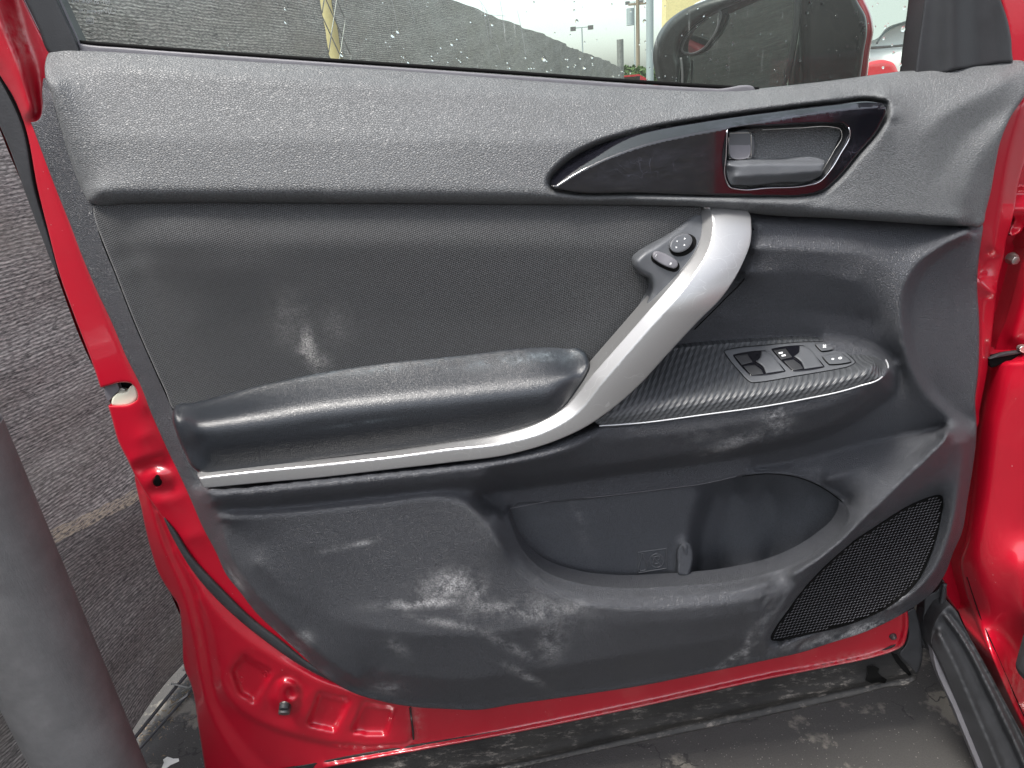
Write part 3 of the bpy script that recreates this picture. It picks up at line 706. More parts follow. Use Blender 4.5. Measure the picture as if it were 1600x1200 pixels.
# ---- map pocket liner
LINER = [(786, 800), (796, 784), (850, 779), (1100, 750), (1160, 737), (1200, 734), (1254, 741), (1296, 759), (1326, 783), (1333, 803), (1322, 832), (1290, 860), (1230, 896), (1150, 917), (1050, 927), (960, 929), (900, 921), (842, 898), (806, 862), (790, 825)]
LINR = Relief((770, 720, 1350, 940), [
    ('l', [(786, 800), (796, 784), (850, 779), (1000, 762), (1085, 752)], 22), ('l', [(1160, 737), (1200, 734), (1254, 741), (1296, 759), (1326, 783), (1333, 803), (1322, 832)], 22),
    ('l', [(810, 812), (900, 798), (1000, 788), (1090, 778)], 21), ('f', [(830, 830), (900, 810), (1060, 800), (1060, 845), (1040, 900), (900, 896), (850, 870)], 22),
    ('l', [(1092, 770), (1080, 820), (1076, 850)], 20), ('l', [(1066, 852), (1078, 850)], 40), ('l', [(1058, 860), (1056, 895)], 24), ('l', [(1079, 858), (1078, 900)], 42),
    ('l', [(1118, 770), (1098, 820), (1088, 860), (1086, 905)], -22), ('l', [(1150, 765), (1132, 820), (1125, 900)], -26),
    ('l', [(1200, 765), (1215, 820), (1200, 880)], -16), ('l', [(1270, 770), (1285, 810), (1260, 855)], 6), ('l', [(1322, 832), (1290, 860), (1230, 896), (1150, 917)], 20), ('l', [(1050, 927), (960, 929), (900, 921), (842, 898), (806, 862), (790, 825)], 24)], blur=5)
pocket = patch('map_pocket', LINER, LINR, M['liner'], DOOR, rnd=(0, 0), skirt=6, dust=blobs([(905, 815, 40, 10, 70, 0.15)]))
tube('pocket_seam_highlight', [(x, y-1.5, float(LOWR(x, y-2))+0.2) for x, y in [(797, 796), (850, 786), (950, 776), (1040, 765), (1100, 757), (1150, 746)]], 0.45, M['greyplastic'], low, seg=6)  # paler bead standing in for the highlight along the top seam
tube('pocket_gap', [(x, y, float(LOWR(x, y-2))+0.3) for x, y in [(1160, 744), (1200, 740.5), (1250, 747), (1290, 765), (1316, 784)]], 0.7, M['pitch'], low, seg=6)
# raised bottle and no-cup pictogram inside the pocket
mv = ([], [])
def zl(pts): return [(x, y, float(LINR(x, y))+0.5) for x, y in pts]
for pts, cl in (([(997, 863), (997, 863), (1041, 857), (1041, 857), (1041, 888), (1041, 888), (997, 895), (997, 895)], True),
                ([(1002.5, 865), (1005.5, 865), (1005.5, 870), (1009, 877), (1009, 890), (1000, 891), (1000, 877), (1002.5, 870)], True),
                ([(1025.8+11*math.cos(a), 876+10.5*math.sin(a)) for a in np.linspace(0, 2*math.pi, 20)[:-1]], True),
                ([(1018.5, 868), (1033, 884)], False), ([(1022, 870), (1030, 869), (1028.5, 875), (1028, 875)], False), ([(1021, 873), (1023, 881), (1028, 880)], False)):
    tube('x', zl(pts), 0.8, None, closed=cl, seg=6, step=2, merge=mv)
mesh('pictogram', np.concatenate(mv[0]), mv[1], M['pod'], pocket)

patch('divider_tab', [(1061, 852), (1068, 846), (1078, 848), (1082, 858), (1081, 886), (1075, 900), (1060, 898), (1058, 880)], lambda x, y: 30+(y-846)*0.2, M['liner'], pocket, step=2, rnd=(4, 6), skirt=20)
# ---- speaker grille
GR = [(1207, 1000), (1230, 956), (1288, 886), (1345, 838), (1382, 814), (1430, 786), (1462, 775), (1471, 775), (1473, 784), (1470, 806), (1456, 860), (1434, 906), (1401, 939), (1330, 974), (1262, 991), (1222, 1000)]
grille = patch('speaker_grille', GR, lambda x, y: LOWR(x, y)+2.0, M['pitch'], DOOR, skirt=4)
gp = smooth(GR); V = []; Fc = []
ca, sa = math.cos(math.radians(-11)), math.sin(math.radians(-11))
cells = []
for r_ in range(-40, 60):
    for c_ in range(-60, 70):
        u = c_*5.6+(2.8 if r_ % 2 else 0); v = r_*4.1
        cells.append((1340+u*ca-v*sa*0.9, 885+u*sa+v*ca))
cells = np.array(cells); cells = cells[inside(inset(gp, 2.5), cells[:, 0], cells[:, 1])]
gh = LOWR(cells[:, 0], cells[:, 1])+2.2
for (x, y), h_ in zip(cells, gh):
    o = len(V)
    q = [(-2.3, 0.9), (1.7, -1.7), (2.4, -0.8), (-1.6, 1.7)]
    for dx, dy in q: V.append(P(x+dx, y+dy, h_/1000))
    for dx, dy in q: V.append(P(x+dx*.62, y+dy*.55-0.15, (h_+1.3)/1000))
    for k in range(4): Fc.append((o+k, o+(k+1) % 4, o+4+(k+1) % 4, o+4+k))
    Fc.append((o+4, o+5, o+6, o+7))
g2 = mesh('grille_mesh', V, Fc, M['greyplastic'], grille); g2['kind'] = 'stuff'
tube('grille_seam', [(x, y, float(LOWR(x, y))+2.4) for x, y in GR], 0.9, M['pitch'], grille, closed=True, seg=6)

# ---- fabric insert
FAB = [(146, 330), (146, 322), (156, 319), (400, 316), (800, 318), (1000, 320), (1096, 322), (1096, 322), (1092, 350), (1070, 380), (1010, 430), (1020, 460), (980, 540), (930, 590), (880, 640), (600, 640), (300, 650), (272, 640), (258, 610), (235, 560), (205, 490), (180, 425), (158, 370), (150, 348)]
FABR = Relief((130, 300, 1110, 660), [
    ('l', [(150, 320), (400, 318), (800, 320), (1090, 324)], 36), ('l', [(160, 345, 39), (205, 345, 46), (400, 345), (800, 345), (1060, 345)], 47), ('l', [(172, 380, 40), (220, 379, 51), (400, 378), (800, 380), (1010, 385)], 54),
    ('l', [(196, 420, 41), (250, 420, 49), (500, 420), (800, 425), (980, 430)], 51), ('l', [(300, 500), (600, 500), (900, 500)], 45), ('l', [(300, 630), (600, 630), (880, 630)], 40),
    ('l', [(146, 322), (158, 370), (180, 425), (205, 490), (235, 560), (272, 640)], 36), ('l', [(190, 370), (235, 460), (280, 560)], 39)], blur=9)
fab = patch('fabric_insert', FAB, FABR, M['fabric'], DOOR, rnd=(3, 3), skirt=14, dust=blobs([(482, 540, 11, 24, -12, 1.3), (500, 565, 14, 14, 0, 0.7), (474, 548, 14, 8, 0, 0.8), (455, 500, 30, 40, -20, 0.25), (520, 510, 30, 30, 0, 0.15)]))
# left strip seam next to the fabric: shadow gap between fabric and side border
tube('seam', [(146.5, 326, 32), (158.5, 372, 33), (180.5, 427, 33), (205.5, 492, 33), (235.5, 562, 33), (272, 642, 33)], 1.3, M['pitch'], low, seg=6)

# ---- arm pad
ARM = [(271, 640), (277, 632), (300, 628), (345, 616), (400, 600), (450, 589), (485, 582), (600, 563), (720, 551), (800, 541), (850, 537), (885, 538), (905, 544), (917, 556), (921, 570), (915, 590), (897, 620), (872, 650), (848, 664), (800, 681), (700, 697), (500, 721), (315, 740), (303, 732), (288, 706), (275, 675), (270, 655)]
ARMR = Relief((255, 520, 940, 760), [
    ('l', [(275, 634), (345, 616), (485, 582), (600, 563), (720, 551), (850, 537), (900, 542)], 38), ('l', [(300, 660), (400, 648), (500, 633), (600, 622), (700, 612), (820, 600), (895, 590)], 92),
    ('l', [(300, 678), (400, 666), (500, 651), (700, 630), (870, 612)], 99), ('l', [(310, 735), (500, 715), (700, 690), (800, 674), (850, 655)], 90), ('l', [(270, 650), (290, 710)], 70), ('l', [(921, 570), (897, 620)], 84),
    ('l', [(285, 645), (345, 632), (485, 600), (600, 583), (720, 570), (850, 556), (905, 560)], 56), ('l', [(320, 700), (600, 668), (860, 630)], 98)], blur=7)
pad = patch('armrest_pad', ARM, ARMR, M['pad'], DOOR, rnd=(7, 9), skirt=60, dust=blobs([(820, 560, 90, 9, -6, 0.8), (640, 570, 90, 7, -8, 0.7), (500, 586, 40, 5, -14, 0.6), (880, 555, 25, 12, 20, 0.5), (570, 660, 60, 2, -8, 0.4)]))

# ---- mirror switch pod beside the pull handle
POD = [(1088, 330), (1096, 330), (1106, 350), (1106, 380), (1072, 436), (1015, 506), (960, 572), (905, 634), (868, 664), (800, 690), (760, 700), (800, 682), (846, 664), (880, 636), (925, 586), (950, 552), (985, 510), (1008, 475), (1018, 450), (1014, 436), (1000, 428), (992, 418), (991, 407), (1000, 396), (1025, 380), (1060, 354), (1080, 336)]
PODR = Relief((740, 310, 1130, 720), [('l', [(1100, 326, 30), (1106, 350, 44), (1106, 380, 62), (1072, 436, 80), (1015, 506), (960, 572), (905, 634), (868, 664), (800, 690)], 84), ('l', [(1088, 333, 38), (1060, 360, 56), (1025, 385, 73), (996, 405), (1010, 425), (1028, 445), (1010, 490), (960, 550), (900, 618)], 80), ('l', [(1075, 375, 62), (1045, 415, 80)])], blur=5)
pod = patch('mirror_switch_pod', POD, PODR, M['pod'], DOOR, step=2.5, rnd=(9, 14), skirt=45)
DZ = lambda x, y: PODR(x, y)+0.5
def ell(cx, cy, a, b, ang, n=28):
    t = np.linspace(0, 2*math.pi, n+1)[:-1]; c, s_ = math.cos(math.radians(ang)), math.sin(math.radians(ang))
    return [(cx+a*math.cos(k)*c-b*math.sin(k)*s_, cy+a*math.cos(k)*s_+b*math.sin(k)*c) for k in t]
patch('dial_well', ell(1067, 383, 22.5, 16, -28), lambda x, y: DZ(x, y)+0.2, M['pitch'], pod, step=2, skirt=2)
dial = patch('mirror_dial', ell(1064.3, 380, 18.8, 13, -32), lambda x, y: DZ(x, y)+7, M['pod'], pod, step=2, rnd=(2.5, 1.5), skirt=7)
tube('dial_edge', [(x, y, float(DZ(x, y))+6.2) for x, y in ell(1064.3, 380, 17.6, 12, -32)], 0.45, M['greyplastic'], pod, closed=True, seg=6, step=2)
for cx, cy, a in ((1058, 377, 200), (1070, 373, 250), (1057, 386.5, 100), (1069.5, 383, 20)):
    tri = [(cx+2.0*math.cos(math.radians(a+k)), cy+1.8*math.sin(math.radians(a+k))) for k in (0, 0, 120, 120, 240, 240)]
    patch('arrow_mark', tri, lambda x, y: DZ(x, y)+7.3, M['white_print'], pod, step=1, skirt=0.2)
def capsule(x0, y0, x1, y1, r):
    a = math.atan2(y1-y0, x1-x0); o = []
    for k in np.linspace(-math.pi/2, math.pi/2, 8): o.append((x1+r*math.cos(a+k), y1+r*math.sin(a+k)))
    for k in np.linspace(math.pi/2, 3*math.pi/2, 8): o.append((x0+r*math.cos(a+k), y0+r*math.sin(a+k)))
    return o
patch('selector_well', capsule(1026.5, 403, 1053, 416, 9), lambda x, y: DZ(x, y)+0.2, M['pitch'], pod, step=2, skirt=2)
patch('selector_switch', capsule(1027.5, 400.5, 1052, 412.5, 7.2), lambda x, y: DZ(x, y)+5, M['greyplastic'], pod, step=2, rnd=(2, 1.5), skirt=5)
def glyph(pts, r=0.35, mat='white_print', depth=None, name='lettering', parent=None, groups=None):
    mv = ([], [])
    for g in groups: tube('x', [(x, y, float(depth(x, y))) for x, y in g], r, None, seg=4, step=1.5, merge=mv)
    return mesh(name, np.concatenate(mv[0]), mv[1], M[mat], parent)
def letters(txt, x, y, size, ang, depth, parent, r=0.3, mat='white_print', mirror=False, name='lettering'):
    """stroke lettering laid on a surface; size = cap height in pixels"""
    ST = {'L': [[(0, 0), (0, 1), (.55, 1)]], 'R': [[(0, 1), (0, 0), (.45, 0), (.55, .25), (.45, .5), (0, .5)], [(.25, .5), (.6, 1)]],
          'D': [[(0, 0), (0, 1), (.4, 1), (.6, .75), (.6, .25), (.4, 0), (0, 0)]], 'O': [[(.1, 0), (0, .3), (0, .7), (.1, 1), (.5, 1), (.6, .7), (.6, .3), (.5, 0), (.1, 0)]],
          'T': [[(0, 0), (.6, 0)], [(.3, 0), (.3, 1)]], '-': [[(.1, .5), (.5, .5)]], '2': [[(0, .2), (.15, 0), (.45, 0), (.55, .25), (0, 1), (.6, 1)]], '0': [[(.1, 0), (0, .3), (0, .7), (.1, 1), (.5, 1), (.6, .7), (.6, .3), (.5, 0), (.1, 0)]],
          'M': [[(0, 1), (0, 0), (.35, .6), (.7, 0), (.7, 1)]], 'H': [[(0, 0), (0, 1)], [(.55, 0), (.55, 1)], [(0, .5), (.55, .5)]], 'A': [[(0, 1), (.3, 0), (.6, 1)], [(.12, .62), (.48, .62)]],
          'S': [[(.55, .1), (.3, 0), (.05, .12), (.05, .38), (.5, .6), (.5, .9), (.25, 1), (0, .9)]], 'E': [[(.55, 0), (0, 0), (0, 1), (.55, 1)], [(0, .5), (.45, .5)]], 'P': [[(0, 1), (0, 0), (.5, 0), (.55, .25), (.5, .5), (0, .5)]],
          '6': [[(.5, .05), (.2, 0), (0, .4), (0, .75), (.15, 1), (.45, 1), (.55, .75), (.4, .5), (.05, .55)]], 'I': [[(.2, 0), (.2, 1)]], '5': [[(.5, 0), (.05, 0), (0, .45), (.4, .4), (.55, .7), (.4, 1), (0, .95)]], '3': [[(0, .1), (.4, 0), (.5, .25), (.2, .5), (.55, .7), (.4, 1), (0, .9)]], 'C': [[(.55, .1), (.2, 0), (0, .3), (0, .7), (.2, 1), (.55, .9)]], ' ': []}
    c, s_ = math.cos(math.radians(ang)), math.sin(math.radians(ang)); gr = []; cx = 0
    for ch in txt:
        for st in ST[ch]:
            q = []
            for a, b in st:
                u = (cx+a)*size*(-1 if mirror else 1); v = b*size; q.append((x+u*c-v*s_, y+u*s_+v*c)); q.append(q[-1])
            gr.append(q)
        cx += 0.85 if ch != ' ' else 0.6
    return glyph(None, r, mat, depth, name, parent, gr)
letters('L', 1026, 397.5, 4.0, 28, lambda x, y: DZ(x, y)+5.2, pod, r=0.25)
letters('R', 1048, 410.5, 3.8, 28, lambda x, y: DZ(x, y)+5.2, pod, r=0.25)

# ---- silver pull handle
SIL = [(1091, 320), (1091, 320), (1130, 321), (1163, 323), (1172, 336), (1174, 350), (1173, 376), (1160, 412), (1130, 462), (1090, 503), (1048, 548), (990, 610), (948, 645), (915, 667), (870, 688), (800, 709), (700, 723), (600, 734.5), (500, 746), (400, 755), (319, 762.8), (319, 762.8), (308, 741), (308, 741), (314, 737), (400, 727), (500, 717), (600, 706), (700, 692), (780, 679), (840, 661), (880, 638), (930, 580), (1000, 500), (1060, 430), (1085, 396), (1096, 368), (1097, 348)]
EDGE = [(1110, 325), (1115, 348), (1112, 376), (1076, 442), (1014, 514), (946, 592), (896, 650), (851, 675), (790, 692), (700, 703), (600, 716), (500, 727), (400, 737), (314, 747), (300, 749)]
LEFT = [(1092, 325), (1097, 348), (1096, 368), (1085, 396), (1060, 430), (1000, 500), (930, 580), (880, 638), (840, 661), (780, 679), (700, 692), (600, 706), (500, 717), (400, 727), (314, 737), (300, 739)]
_cp = np.concatenate([smooth(LEFT, closed=False)-np.array([0.0, 0.0]), smooth(EDGE, closed=False)[::-1]])
_dl = side_distance(LEFT); _dc = side_distance(EDGE)
def SILH(x, y):
    a = _dl(x, y); b = _dc(x, y); t = a/(a+b+1e-6)
    beyond = ~inside(_cp, x, y) & (a > 7.5)
    w = np.clip((np.asarray(x)-330)/450, 0, 1)
    base = 86+8*w
    _u = np.clip((490-np.asarray(y))/168, 0, 1); base = base-68*_u**2
    return np.where(beyond, base+13+0.10*b-0.0022*b*b, base+13*np.clip(t, 0, 1))
sil = patch('pull_handle', SIL, SILH, M['silver'], DOOR, step=1.7, rnd=(1.3, 0.9), skirt=34, creases=[EDGE])
tube('handle_seam', [(1176, 357, 33), (1184, 366, 35), (1187, 380, 37), (1180, 405, 38), (1165, 433, 38), (1130, 470, 36), (1085, 515, 30)], 0.8, M['pitch'], low, seg=6)

# ---- switch panel
SWP = [(925, 656), (960, 610), (1010, 566), (1041, 546), (1060, 543), (1100, 539), (1200, 532), (1280, 530.5), (1330, 536), (1365, 549), (1384, 562), (1388, 573), (1380, 587), (1340, 603), (1250, 624), (1200, 633), (1100, 647), (1000, 660), (945, 666), (933, 662)]
SWR = Relief((900, 510, 1410, 690), [
    ('l', [(1000, 560), (1041, 546), (1100, 539), (1200, 532), (1280, 530.5), (1330, 536), (1365, 549), (1386, 566)], 26), ('l', [(960, 640), (1000, 632), (1100, 618), (1200, 606), (1300, 590), (1350, 577), (1370, 568)], 92),
    ('l', [(950, 652), (1000, 645), (1100, 631), (1200, 617), (1300, 600), (1360, 583)], 97), ('l', [(933, 662), (1000, 660), (1100, 647), (1200, 633), (1250, 624), (1340, 603), (1380, 587)], 95), ('l', [(925, 656), (950, 640)], 92)], step=2.5, blur=4)
swp = patch('switch_panel', SWP, SWR, M['carbon'], DOOR, step=2.5, rnd=(2, 1), skirt=12)
tube('panel_edge', [(x, y, float(SWR(x, y))+0.2) for x, y in [(936, 665.5), (1000, 661), (1100, 648), (1200, 634), (1250, 625), (1340, 604), (1378, 589), (1388, 573), (1383, 561), (1362, 548), (1330, 536)]], 0.85, M['rim'], swp, seg=8)
def sw(k): return lambda x, y: SWR(x, y)+k
BZ = [(1131, 554), (1131, 550), (1137, 547.5), (1214, 538), (1260, 535), (1292, 534.5), (1304, 537), (1312, 544), (1336, 564), (1336, 569), (1326, 572.5), (1251, 586), (1178, 597), (1171, 595), (1165, 590), (1148, 571)]
def grow(pts, d): return [tuple(p) for p in inset(np.array(pts, float), d)]
BZ = rp([(1130, 548), (1214, 538), (1262, 534.5), (1300, 535), (1338, 566), (1324, 573), (1251, 586), (1174, 598), (1164, 590)], 5)
patch('bezel_gap', grow(BZ, -0.9), sw(0.6), M['pitch'], swp, step=2.5, skirt=0.6)
bez = patch('switch_bezel', BZ, sw(1.6), M['pod'], swp, step=2.5, rnd=(1.5, 0.8), skirt=2)
WELL1 = rp([(1144, 554.5), (1196, 547), (1229, 580.5), (1173, 588)], 4)
WELL2 = rp([(1204, 545), (1256, 539), (1290, 573.5), (1239, 581)], 4)
for W_, RK, CE in ((WELL1, [(1190, 548.8), (1190, 548.8), (1196, 549), (1226, 579.5), (1226, 579.5), (1197, 583.8), (1197, 583.8), (1192, 573), (1181, 565), (1181, 565), (1188, 559)], [[(1148, 556.5), (1168, 553.5), (1176, 566), (1159, 570)], [(1162, 572.5), (1179, 570), (1190, 578), (1193, 584), (1176, 586), (1171, 583)]]),
                   (WELL2, [(1250, 540.8), (1250, 540.8), (1256, 541), (1287, 572.5), (1287, 572.5), (1257, 577), (1257, 577), (1252, 566), (1241, 557), (1241, 557), (1248, 552)], [[(1209, 547.5), (1228, 545), (1238, 558), (1221, 562)], [(1225, 564), (1240, 562), (1251, 570), (1255, 576), (1241, 578.5), (1236, 576)]])):
    patch('switch_well', W_, sw(2.2), M['gloss'], swp, step=2, skirt=0.6)
    patch('window_switch', RK, lambda x, y: SWR(x, y)+4.6, M['pod'], swp, step=2, rnd=(2.5, 2), skirt=3)
    for c_ in CE: patch('switch_key', [c_[0], c_[0]]+[q for p in c_[1:] for q in (p, p)], sw(3.2), M['black'], swp, step=2, rnd=(1, 0.4), skirt=1)
for B_ in (rp([(1274, 539), (1293, 536.3), (1303, 546.3), (1284, 549.5)], 2.2), rp([(1285, 557.5), (1316, 553.3), (1330.5, 566), (1296, 570)], 2.5)):
    patch('button_gap', grow(B_, -1.2), sw(2.1), M['pitch'], swp, step=2, skirt=0.5)
    patch('lock_button', [(x, y-0.8) for x, y in B_], sw(5.2), M['pod'], swp, step=2, rnd=(1.5, 1), skirt=4)
def mark(cx, cy, w_, h_, k, ang=0):
    c, s_ = math.cos(math.radians(ang)), math.sin(math.radians(ang))
    q = [(cx+dx*c-dy*s_, cy+dx*s_+dy*c) for dx, dy in ((-w_, -h_), (-w_, -h_), (w_, -h_), (w_, -h_), (w_, h_), (w_, h_), (-w_, h_), (-w_, h_))]
    return patch('switch_mark', q, sw(k), M['white_print'], swp, step=1.5, skirt=0.3)
mark(1220, 551.5, 3.2, 1.3, 3.5, -10); mark(1224.5, 555.5, 3.2, 1.3, 3.5, -10)
mark(1288.5, 541, 3.0, 0.9, 5.5, 40); mark(1288.5, 541, 3.0, 0.9, 5.6, -45)
patch('switch_mark', ell(1301.5, 561, 2.2, 1.4, -10, 10), sw(5.5), M['white_print'], swp, step=1, skirt=0.3)
patch('switch_mark', ell(1313, 559.5, 3.0, 1.7, -10, 10), sw(5.5), M['white_print'], swp, step=1, skirt=0.3)

# ---- door handle bezel, cup, lever, lock tab
BEZ = [(860, 287), (861, 280), (870, 268), (890, 250), (930, 228.5), (1000, 208), (1100, 190), (1200, 176), (1300, 164), (1370, 160), (1382, 163), (1384.5, 170), (1376, 195), (1340, 241), (1306, 281), (1284, 299), (1262, 305), (1200, 307), (1140, 306), (1000, 301), (880, 297), (864, 293)]
HOLE = [(1136.5, 210), (1140, 201), (1150, 199), (1200, 196.5), (1300, 193), (1318, 194.5), (1325, 202), (1320, 222), (1303, 252), (1286, 277), (1262, 287), (1200, 291), (1152, 293.5), (1139, 289), (1135, 278)]
BTOP = [(860, 290), (861, 280), (870, 268), (890, 250), (930, 228.5), (1000, 208), (1100, 190), (1200, 176), (1300, 164), (1370, 160), (1384, 162)]
_bt = side_distance(BTOP)
BCR = [(872, 290), (900, 272), (940, 252), (1000, 229.5), (1100, 207), (1200, 189.5), (1300, 174), (1372, 168)]
_bc = side_distance(BCR); _bcc = smooth(BCR, closed=False, step=3)
def BEZR(x, y):
    x = np.atleast_1d(np.asarray(x, float)); y = np.atleast_1d(np.asarray(y, float))
    face = 62-18*np.clip((x-870)/510, 0, 1)-0.02*(y-160)
    yc = np.interp(x, _bcc[:, 0], _bcc[:, 1]); up = y < yc
    return np.where(up, face-0.95*np.minimum(_bc(x, y), 24), face)
bz = patch('handle_bezel', BEZ, BEZR, M['gloss'], DOOR, step=1.9, rnd=(2, 2), skirt=24, creases=[BCR], holes=[HOLE], dust=blobs([(1010, 262, 90, 26, -8, 0.4), (1220, 186, 130, 8, -6, 0.5), (1330, 245, 30, 14, -45, 0.4)]))
CUPR = Relief((1120, 180, 1340, 310), [('l', [(1130, 195), (1200, 190), (1330, 188)], 44), ('l', [(1140, 212), (1200, 208), (1310, 204)], 8), ('l', [(1150, 235), (1200, 235), (1255, 233)], 4), ('l', [(1150, 270), (1200, 270), (1240, 270)], 22),
    ('l', [(1275, 225), (1262, 245), (1252, 270)], 18), ('l', [(1294, 222), (1282, 245), (1272, 265)], 10), ('l', [(1330, 200), (1318, 228), (1300, 258), (1280, 282)], 44), ('l', [(1130, 298), (1200, 298), (1270, 294)], 40)], step=2.5, blur=3)
patch('handle_cup', grow(HOLE, -4), CUPR, M['black'], bz, step=2.5, skirt=3)
tube('chrome_ring', [(x, y, float(BEZR(x, y)[0])+0.3) for x, y in [(1326, 199), (1328, 208), (1313, 241), (1296, 268), (1279, 285), (1260, 290), (1200, 294), (1155, 296), (1140, 292), (1134, 280), (1134.5, 240), (1136, 204)]], [1.1]*20+[0.6]*200 if False else 0.7, M['chrome'], bz, seg=8)
tube('inner_ring', [(1190, 203, 44), (1250, 200, 45), (1302, 199, 46), (1313, 202, 46), (1315.5, 210, 46), (1303, 236, 46), (1288, 262, 46), (1282, 272, 46)], 0.35, M['zinc'], bz, seg=6)
LEV = [(1136.5, 258), (1139, 252.5), (1150, 251), (1220, 250), (1284, 249), (1288, 251), (1287, 258), (1283, 273), (1274, 279), (1220, 285), (1155, 289.5), (1142, 288), (1137, 280)]
LEVR = Relief((1125, 240, 1300, 300), [('l', [(1136, 252), (1288, 249)], 46), ('l', [(1136, 258), (1150, 257.5), (1288, 255)], 56), ('l', [(1150, 276), (1220, 273), (1283, 268)], 58), ('l', [(1140, 290), (1220, 286), (1280, 278)], 50), ('l', [(1136, 262), (1137, 285)], 48)], step=2, blur=2)
patch('release_lever', LEV, LEVR, M['pod'], bz, step=2, rnd=(2, 1.5), skirt=14)
TAB = [(1138, 207), (1138, 207), (1172, 206), (1174.5, 209), (1174.5, 249), (1138, 250), (1138, 250)]
tb = patch('lock_tab', TAB, lambda x, y: 40+0*x, M['pod'], bz, step=2, rnd=(2.5, 2), skirt=20)
patch('tab_face', [(1144, 211), (1168, 210), (1169, 246), (1144, 247)], lambda x, y: 38+(y-210)*0.12, M['greyplastic'], bz, step=2, rnd=(2, -1.5), skirt=1)
for x0, y0, x1, y1 in ((1139, 208, 1173, 207.5), (1139, 247.5, 1174, 247), (1138.5, 214, 1138.5, 243), (1173.5, 209, 1173.5, 247)):
    tube('tab_edge', [(x0, y0, 40), (x1, y1, 40)], 0.6, M['zinc'], bz, seg=6)

# ================================================================ red shell of the door
RAIL = [(-205, -330), (-205, -330), (-112, -330), (-112, -330), (-20, -120), (38, 0), (60, 45), (80, 84), (92, 130), (85, 195), (115, 300), (170, 445), (225, 557), (255, 630), (295, 710), (330, 785), (375, 880), (420, 955), (485, 1040), (465, 1026), (437, 1003), (400, 977), (350, 926), (315, 893), (290, 860), (263, 822), (237, 785), (212, 745), (200, 720), (185, 690), (175, 655), (169, 634), (169, 634), (183, 634), (205, 631), (214, 624), (213, 609), (204, 599), (192, 597.5), (168, 603), (157, 606), (157, 606), (147, 575), (138, 550), (118, 498), (95, 435), (75, 360), (60, 300), (35, 185), (20, 150), (0, 118), (-40, 45), (-120, -130)]
RAILR = Relief((-240, -360, 500, 1060), [
    ('l', [(-30, 80), (0, 118), (35, 185), (60, 300), (95, 435), (138, 550), (169, 634), (212, 745), (262, 820), (350, 925), (466, 1029)], -14),
    ('l', [(-30, -30), (0, 35), (30, 108), (54, 176)], 10), ('l', [(-10, 60), (20, 120), (42, 180)], 2), ('l', [(20, -20), (38, 60), (56, 110), (60, 150), (60, 180)], -16), ('l', [(5, 0), (20, 45), (40, 100), (52, 150)], -2),
    ('l', [(58, 200), (80, 280), (120, 390), (165, 500), (205, 590), (226, 640)], -4), ('l', [(234, 678), (216, 684)], -6),
    ('l', [(205, 721), (248, 711)], -9), ('l', [(212, 731), (256, 720)], -19), ('l', [(225, 735), (262, 728)], -18), ('l', [(236, 738), (246, 736), (256, 741)], -5), ('l', [(232, 752), (260, 752)], -8), ('l', [(236, 768), (270, 762)], -17),
    ('l', [(245, 785), (285, 775)], -9), ('l', [(290, 840), (325, 835)], -8), ('l', [(92, 130), (85, 195), (115, 300), (170, 445), (255, 630), (295, 710), (375, 880), (485, 1040)], -10)], blur=5)
rail = patch('door_edge_rail', RAIL, RAILR, M['red'], DOOR, rnd=(3, 3), skirt=18, dust=blobs([(30, 60, 14, 40, -20, 0.6)]))
patch('bolt_hole', [(246, 742), (249, 744), (250, 748), (253, 752), (251, 758), (245, 760), (240, 757), (239, 751), (242, 747), (243, 743)], lambda x, y: RAILR(x, y)+0.8, M['pitch'], rail, step=2, skirt=0.5)
tube('hole_rim', [(x, y, float(RAILR(x, y))+0.6) for x, y in [(246, 741), (251, 744), (254, 752), (251, 760), (245, 762), (238, 758), (237, 751), (242, 744)]], 0.5, M['red'], rail, closed=True, seg=6, step=2)
latch = patch('latch_recess', [(176, 596), (218, 592), (219, 638), (181, 636)], -34, M['pitch'], DOOR, step=3, skirt=4)
patch('latch_cover', [(175, 624), (183, 615), (198, 612), (203, 604), (207, 601), (213, 609), (214, 622), (206, 630), (182, 634.5), (175, 632)], -17, M['cream'], DOOR, step=2, rnd=(3, 2), skirt=14)
patch('latch_plate', [(164, 603), (184, 600), (186, 610), (182, 614), (174, 623), (171, 627)], -22, M['greyplastic'], DOOR, step=2, rnd=(1, 1), skirt=6)
patch('latch_claw', [(184, 609), (193, 607), (196, 610), (192, 613), (184, 613)], -24, M['zinc'], DOOR, step=2, rnd=(1, 1), skirt=4)

PAN = [(212, 742), (232, 770), (262, 805), (320, 870), (400, 950), (500, 1035), (600, 1078), (700, 1092), (800, 1086), (900, 1070), (1100, 1035), (1300, 985), (1400, 945), (1414, 943), (1418, 955), (1418, 990), (1412, 1008), (1395, 1018), (1370, 1026), (1300, 1041), (1200, 1061), (1100, 1083), (1000, 1105), (900, 1126), (800, 1146), (660, 1172), (510, 1200), (400, 1225), (326, 1235), (320, 1200), (309, 1130), (301, 1080), (297, 1066), (290, 1050), (284, 985), (278, 945), (262, 920), (250, 900), (236, 860), (222, 800)]
S1o = [(350, 1050), (356, 1040), (372, 1019), (385, 1018), (437, 1047), (440, 1055), (404, 1106), (398, 1112), (374, 1094), (354, 1072)]
S1i = [(363, 1048), (381, 1026), (423, 1050), (420, 1058), (398, 1097), (374, 1081)]
S2o = [(494, 1080), (500, 1078), (551, 1087), (556, 1094), (532, 1146), (526, 1152), (470, 1137), (466, 1131)]
S2i = [(500, 1084), (545, 1094), (523, 1141), (480, 1131)]
S3o = [(560, 1096), (566, 1094), (620, 1099), (624, 1105), (612, 1152), (606, 1157), (543, 1152), (540, 1148)]
S3i = [(569, 1099), (616, 1106), (603, 1147), (550, 1144)]
